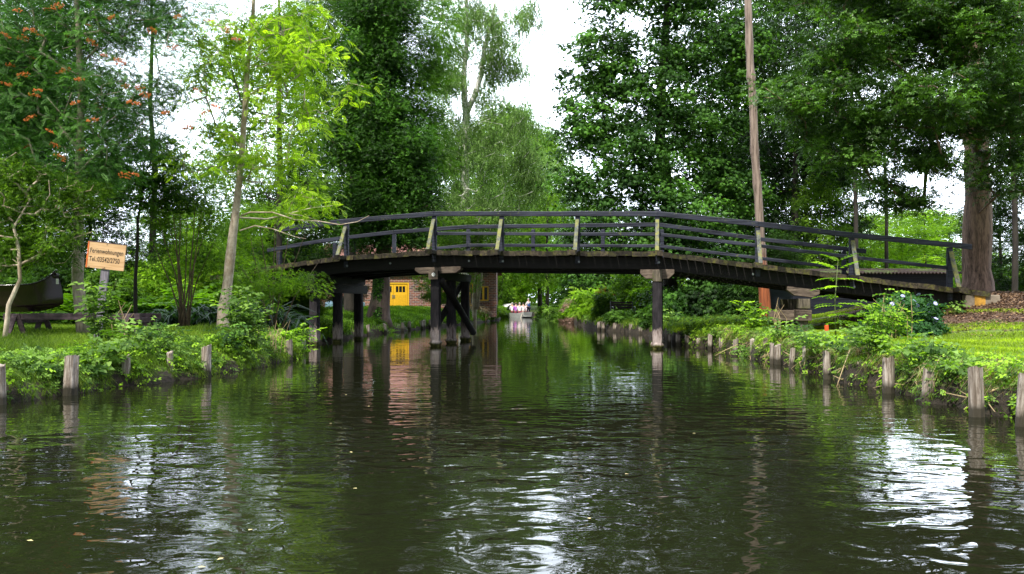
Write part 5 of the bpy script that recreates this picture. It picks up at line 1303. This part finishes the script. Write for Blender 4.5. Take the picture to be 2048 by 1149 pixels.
for i, a in enumerate([
    (200, 14.6, 150, 'tall leafy weed growing up in front of the sign post', 'l_weed', 7, .22, .085),
    (265, 14.2, 75, 'leafy weed between the sign and the fourth left pile', 'l_weed', 7, .3, .08),
    (215, 13.3, 70, 'leafy weed on the bank edge below the sign', 'l_weed', 7, .3, .075),
    (310, 14.6, 60, 'leafy weed beside the fourth left pile', 'l_weed', 6, .25, .075),
    (180, 12.8, 60, 'leafy weed beside the second left pile', 'l_weed', 6, .2, .08),
    (480, 17.3, 125, 'tall leafy weed below the leaning ash trunk, left of two', 'l_weed', 9, .3, .075),
    (510, 17.6, 110, 'tall leafy weed below the leaning ash trunk, right of two', 'l_weed', 9, .3, .075),
    (450, 16.6, 60, 'low leafy weed between the fifth left pile and the ash trunk', 'l_shrub', 8, .28, .07),
    (540, 18.2, 70, 'low leafy weed hanging over the water left of the sixth pile', 'l_weed', 8, .28, .07),
    (600, 20.0, 75, 'yellow-green leafy weed over the water beside the left bridge piles', 'l_bright', 6, .25, .085),
    (1430, 23.9, 20, 'small leafy weed by the nearest piles right of the pier', 'l_weed', 5, .2, .07),
    (1510, 21.8, 70, 'leafy weed at the foot of the tall bare pole', 'l_bright', 8, .35, .085),
    (1500, 20.6, 45, 'leafy weed in front of the pole foot at the bank edge', 'l_weed', 8, .3, .08),
    (1560, 18.9, 50, 'leafy weed below the weathered land bent', 'l_weed', 6, .3, .085),
    (1600, 17.4, 50, 'leafy weed left of the orange-topped stake', 'l_weed', 7, .3, .08),
    (1635, 15.9, 60, 'leafy weed in front of the orange-topped stake', 'l_weed', 7, .3, .08),
    (1690, 14.6, 65, 'leafy weed below the slender sapling', 'l_weed', 7, .3, .08),
    (1760, 13.4, 135, 'tall leafy weed in front of the hydrangea', 'l_bright', 10, .22, .06),
    (1735, 13.6, 60, 'leafy weed left of the tall weed before the hydrangea', 'l_weed', 7, .25, .075),
    (1825, 12.2, 70, 'leafy weed right of the fourth right bank pile', 'l_weed', 6, .25, .08),
    (1870, 11.6, 75, 'leafy weed over the third right bank pile', 'l_weed', 6, .22, .085),
    (1905, 10.9, 40, 'low leafy weed between the second and third right bank piles', 'l_weed', 6, .22, .07),
    (1700, 17.6, 40, 'low leafy weed in the lawn right of the sapling', 'l_weed', 6, .25, .08),
    (90, 12.0, 45, 'leafy weed on the bank edge left of the second left pile', 'l_weed', 6, .25, .08),
    (330, 15.8, 40, 'low leafy weed in the grass behind the fourth left pile', 'l_shrub', 6, .25, .08),
    (1330, 31.5, 36, 'leafy weed on the bank behind the right pier', 'l_weed', 6, .3, .09),
    (700, 31.5, 30, 'leafy weed on the bank beyond the left bridge piles', 'l_weed', 6, .3, .09),
    (1790, 18.3, 60, 'yellow-green weed leaning on the hydrangea', 'l_bright', 9, .3, .07),
    (1905, 21.6, 26, 'small leafy weed before the concrete block', 'l_weed', 5, .2, .08),
    ]):
    px, Y, hp, lab, lf, n, sp, ls = a; weed(px, Y, hp, lab, 300+i, lf, n, sp, ls, tp='big' if i % 3 else 'spray')
# dry stalks
def stalks(px, Y, hpx, n, label, seed, sp=.12):
    b = G(px, Y, -.02); rr = random.Random(seed); mb = MB(); h = hpx*Y/F
    for _ in range(n):
        x, y = rr.gauss(0, sp), rr.gauss(0, sp); mb.tube([(x, y, 0), (x+rr.gauss(0,.04), y, h*.5), (x+rr.gauss(0,.12), y+rr.gauss(0,.08), h*rr.uniform(.7,1.1))], [.009, .007, .004], 5)
    o = mb.build('dry_stalks', M['stem_dry'], None, b); tag(o, label, 'plant', 'dry stalks on the banks')
stalks(1552, 20.8, 75, 7, 'dry upright stalks beside the pole foot', 1); stalks(1795, 18.2, 95, 9, 'dry upright stalks in front of the hydrangea', 2)
stalks(248, 15.6, 95, 5, 'dry upright stalks by the sign post', 3); stalks(545, 18.6, 60, 12, 'dry straw stalks right of the leaning ash trunk', 4, .2)

# ------------------------------------------------------------------ grass
def blades(xs, ys, zs, h, wd, r, bend=.5, lean=None):
    n = len(xs); a = r.uniform(0, 2*PI, n); d = np.stack([np.cos(a), np.sin(a), np.zeros(n)], 1)
    if lean is not None: d = d*.5+lean; d /= np.linalg.norm(d, axis=1, keepdims=True)+1e-6
    a2 = r.uniform(0, 2*PI, n); s = np.stack([np.cos(a2), np.sin(a2), np.zeros(n)], 1)
    p0 = np.stack([xs, ys, zs-.01], 1); bb_ = bend*h*r.uniform(.2, 1, n)
    p1 = p0+d*(bb_*.35)[:, None]+np.array([0,0,1])*(h*.6)[:, None]
    p2 = p0+d*bb_[:, None]+np.array([0,0,1])*(h*r.uniform(.75, 1, n))[:, None]
    if lean is not None: p2 = p0+d*(h*.75)[:, None]+np.array([0,0,1])*(h*r.uniform(-.35, .45, n))[:, None]
    w2 = (wd/2)[:, None]
    V = np.stack([p0-s*w2, p0+s*w2, p1-s*w2*.8, p1+s*w2*.8, p2-s*w2*.15, p2+s*w2*.15], 1).reshape(-1, 3)
    k = np.arange(n)*6; Fq = np.concatenate([np.stack([k, k+1, k+3, k+2], 1), np.stack([k+2, k+3, k+5, k+4], 1)])
    return V, Fq
def grass(name, label, side, y0, y1, o0, o1, n, h0, h1, wd, mat, seed, bend=.6, hang=False, clump=0, excl=None, ypow=1.0):
    r = np.random.default_rng(seed)
    u = r.random(n)**ypow; Y = y0+(y1-y0)*u; off = o0+(o1-o0)*r.random(n)**1.0
    if clump:
        Yc = y0+(y1-y0)*r.random(clump)**ypow; oc = o0+(o1-o0)*r.random(clump); ci = r.integers(0, clump, n); Y = Yc[ci]+r.normal(size=n)*.07; off = np.clip(oc[ci]+r.normal(size=n)*.06, o0, None)
    sh_ = np.array([lsx(q) if side == 'l' else rsx(q) for q in np.round(Y, 2)]) if n < 1 else np.interp(Y, *zip(*[(q, (lsx if side == 'l' else rsx)(q)) for q in np.arange(y0-1, y1+1, .05)]))
    x = sh_-off if side == 'l' else sh_+off
    z = gz_(x, Y, off, side == 'l')
    if excl is not None: k = excl(x, Y, z); x, Y, z, off = x[k], Y[k], z[k], off[k]
    n = len(x); h = r.uniform(h0, h1, n); wv = np.full(n, wd)*(1+np.maximum(0, (Y-15)/25))
    lean = None
    if hang: lean = np.tile(np.array([1.0 if side == 'l' else -1.0, -.15, 0]), (n, 1))
    V, Fq = blades(x, Y, z, h, wv, r, bend, lean); rn = np.repeat(np.clip(r.random(n)*.7+.3*np.sin(x*1.3+Y*.8)**2, 0, 1), 6)
    o = link(name, mesh_np(name, V, Fq, M[mat], rn)); tag(o, label, 'grass', kind='stuff'); return o
nolit = lambda x, Y, z: (((x-15.5)/5.8)**2+((Y-24.5)/6.8)**2 > .9+.5*np.sin(x*3+Y*2))
grass('lawn_grass', 'short bright lawn on the right bank', 'r', 5, 34, .25, 13, 480000, .03, .075, .009, 'l_lawn', 1, excl=nolit, ypow=1.2)
grass('lawn_grass', 'short green grass on the left bank', 'l', 6, 34, .5, 9, 300000, .04, .13, .009, 'l_grass', 2, ypow=1.1)
grass('bank_grass', 'long grass hanging over the left bank edge', 'l', 6, 22, .02, .9, 19000, .06, .24, .008, 'l_grass', 3, hang=True, clump=700)
grass('bank_grass', 'long grass standing along the left bank top', 'l', 9.5, 24, .25, 2.2, 30000, .08, .26, .008, 'l_grass', 4, clump=800)
grass('bank_grass', 'long grass hanging over the right bank edge', 'r', 8.5, 26, .02, .45, 8000, .06, .18, .007, 'l_grass', 5, hang=True, clump=620)
grass('bank_grass', 'long grass standing along the right bank top', 'r', 5, 28, .15, 1.3, 31000, .05, .15, .007, 'l_lawn', 6, clump=900)
grass('bank_grass', 'dry grass along the right bank edge', 'r', 8.5, 24, .05, .8, 1800, .15, .40, .006, 'l_dry', 7, hang=True, clump=160)
grass('bank_grass', 'grass on the far left bank beyond the bridge', 'l', 24, 66, .05, 7, 120000, .10, .32, .012, 'l_mid', 8, clump=5000)
grass('bank_grass', 'grass on the far right bank beyond the bridge', 'r', 28, 66, .05, 4, 50000, .10, .28, .012, 'l_grass', 9, clump=2500)
# low ground cover of small leaves on both bank edges, and litter under the big tree
def cover(name, label, side, y0, y1, o0, o1, n, tp, sc, mat, seed, zlift=.05, excl=None):
    r = np.random.default_rng(seed); Y = r.uniform(y0, y1, n); off = r.uniform(o0, o1, n); tab = np.array([(q, (lsx if side == 'l' else rsx)(q)) for q in np.arange(y0-1, y1+1, .05)])
    m = np.sin(Y*2.1+seed)+np.sin(Y*5.3+off*3)+r.normal(size=n)*.5 > -.1; Y, off = Y[m], off[m]
    s_ = np.interp(Y, tab[:, 0], tab[:, 1]); x = s_-off if side == 'l' else s_+off; z = gz_(x, Y, off, side == 'l')+r.random(len(x))*zlift*2
    nm = r.normal(size=(len(x), 3))*.35+np.array([.5 if side == 'l' else -.5, -.3, .8])
    V, Fq, rn = instance(TP[tp], np.stack([x, Y, z], 1), nm, r.uniform(0, 6.28, len(x)), sc*r.uniform(.6, 1.2, len(x)), r.random(len(x)))
    o = link(name, mesh_np(name, V, Fq, M[mat], rn)); tag(o, label, 'ground cover', kind='stuff')
cover('ground_cover', 'low leafy creepers along the left bank edge', 'l', 6, 22, .03, 1.1, 10000, 'spray', .058, 'l_weed', 1, .10)
cover('ground_cover', 'low leafy creepers along the right bank edge', 'r', 5, 27, .0, .8, 11500, 'spray', .052, 'l_weed', 2, .09)
cover('ground_cover', 'broad-leaved creepers spilling over the left bank', 'l', 9.5, 22, -.06, .7, 2600, 'big', .060, 'l_bright', 11, .16)
cover('ground_cover', 'broad-leaved creepers spilling over the right bank', 'r', 5, 27, -.06, .6, 4300, 'big', .055, 'l_bright', 12, .14)
cover('ground_cover', 'dark ivy over the shaded bank beyond the bridge', 'r', 28, 60, .02, 5, 6000, 'spray', .07, 'l_shrub', 3, .15)
cover('ground_cover', 'leafy creepers on the left bank beyond the bridge', 'l', 24, 60, .02, 1.0, 3500, 'spray', .06, 'l_weed', 4, .10)
r = np.random.default_rng(66); n = 26000; x = r.normal(14.8, 2.6, n); Y = r.normal(22.6, 2.7, n); m = x > 10.5; x, Y = x[m], Y[m]
sr = np.array([rsx(q) for q in Y]); z = gz_(x, Y, x-sr, False)+.015
V, Fq, rn = instance(TP['one'], np.stack([x, Y, z], 1), r.normal(size=(len(x),3))*.3+np.array([0,0,1]), r.uniform(0,6.28,len(x)), r.uniform(.05,.10,len(x)), r.random(len(x)))
M['l_litter'] = leafmat('fallen_leaf', (.05, .025, .015), (.30, .19, .11), .1, tcol=(1,1,1))
o = link('leaf_litter', mesh_np('leaf_litter', V, Fq, M['l_litter'], rn)); tag(o, 'brown fallen leaves on the mound under the large trunk', 'leaf litter', kind='stuff')
# roots and soil clods on the right bank face
mb = MB(); rr = random.Random(8)
for _ in range(110):
    Y = rr.uniform(8.8, 26); x = rsx(Y)+.03; z = rr.uniform(.0, .3); a = Vector((x, Y, z)); b = a+Vector((rr.uniform(-.12,-.01), rr.uniform(-.4,.4), rr.uniform(-.2,.1))); mb.tube([a+Vector((.15,0,.05)), a, b], [.012, .010, .004], 5)
o = mb.build('bank_roots', M['stem_dry'], None); tag(o, 'thin roots hanging from the right bank face', 'roots', kind='stuff')
# fallen twigs over the water left and right
def twig(pts, rad, label, mat='stem_dry'):
    p = [P(*q) for q in pts]; mb = MB(); mb.tube([q-p[0] for q in p], [rad*(1-.7*i/(len(p)-1)) for i in range(len(p))], 6); o = mb.build('bare_branch', M[mat], None, p[0], smooth=True); tag(o, label, 'branch')
twig([(1700, 700, 14.2), (1685, 740, 13.6), (1672, 778, 13.2)], .012, 'thin dry branch dipping into the water by the right bank piles')
twig([(1475, 690, 20.8), (1448, 702, 20.6), (1430, 712, 20.4)], .014, 'dry twig leaning into the water before the small right piles')
twig([(482, 432, 19.5), (500, 425, 19.2), (545, 425, 19), (590, 440, 18.8), (640, 443, 18.6), (680, 450, 18.4), (715, 444, 18.3), (738, 432, 18.2)], .022, 'long bare branch reaching from the ash trunk across the left handrail', 'trunk_ash')
twig([(480, 462, 19.5), (510, 452, 19.3), (545, 458, 19.1), (590, 474, 18.9), (612, 478, 18.8)], .018, 'lower bare branch reaching right from the ash trunk', 'trunk_ash')
# floating leaves
fl = MB(); fl.add(TP['one'][0].tolist(), TP['one'][1].tolist()); fme = bpy.data.meshes.new('floating_leaf'); fme.from_pydata(fl.v, [], fl.f); fme.materials.append(M['floatleaf'])
for i, (px, py) in enumerate([(53,1083),(497,1063),(714,979),(448,1118),(846,687),(858,691),(905,768),(664,848),(740,813),(700,905),(395,1149-12),(1180,1040),(1392,868),(640,745),(690,790),(1250,950)]):
    Y = CAMH*F/(py-HZ); o = link('floating_leaf', fme, None, ((px-CX)/F*Y, Y, .006), (0, 0, i*1.3)); q = .042 if py > 900 else .04; o.scale = (q, q*1.2, q*.3)
    tag(o, 'small yellowish leaf floating on the dark canal', 'leaf', 'leaves floating on the canal')
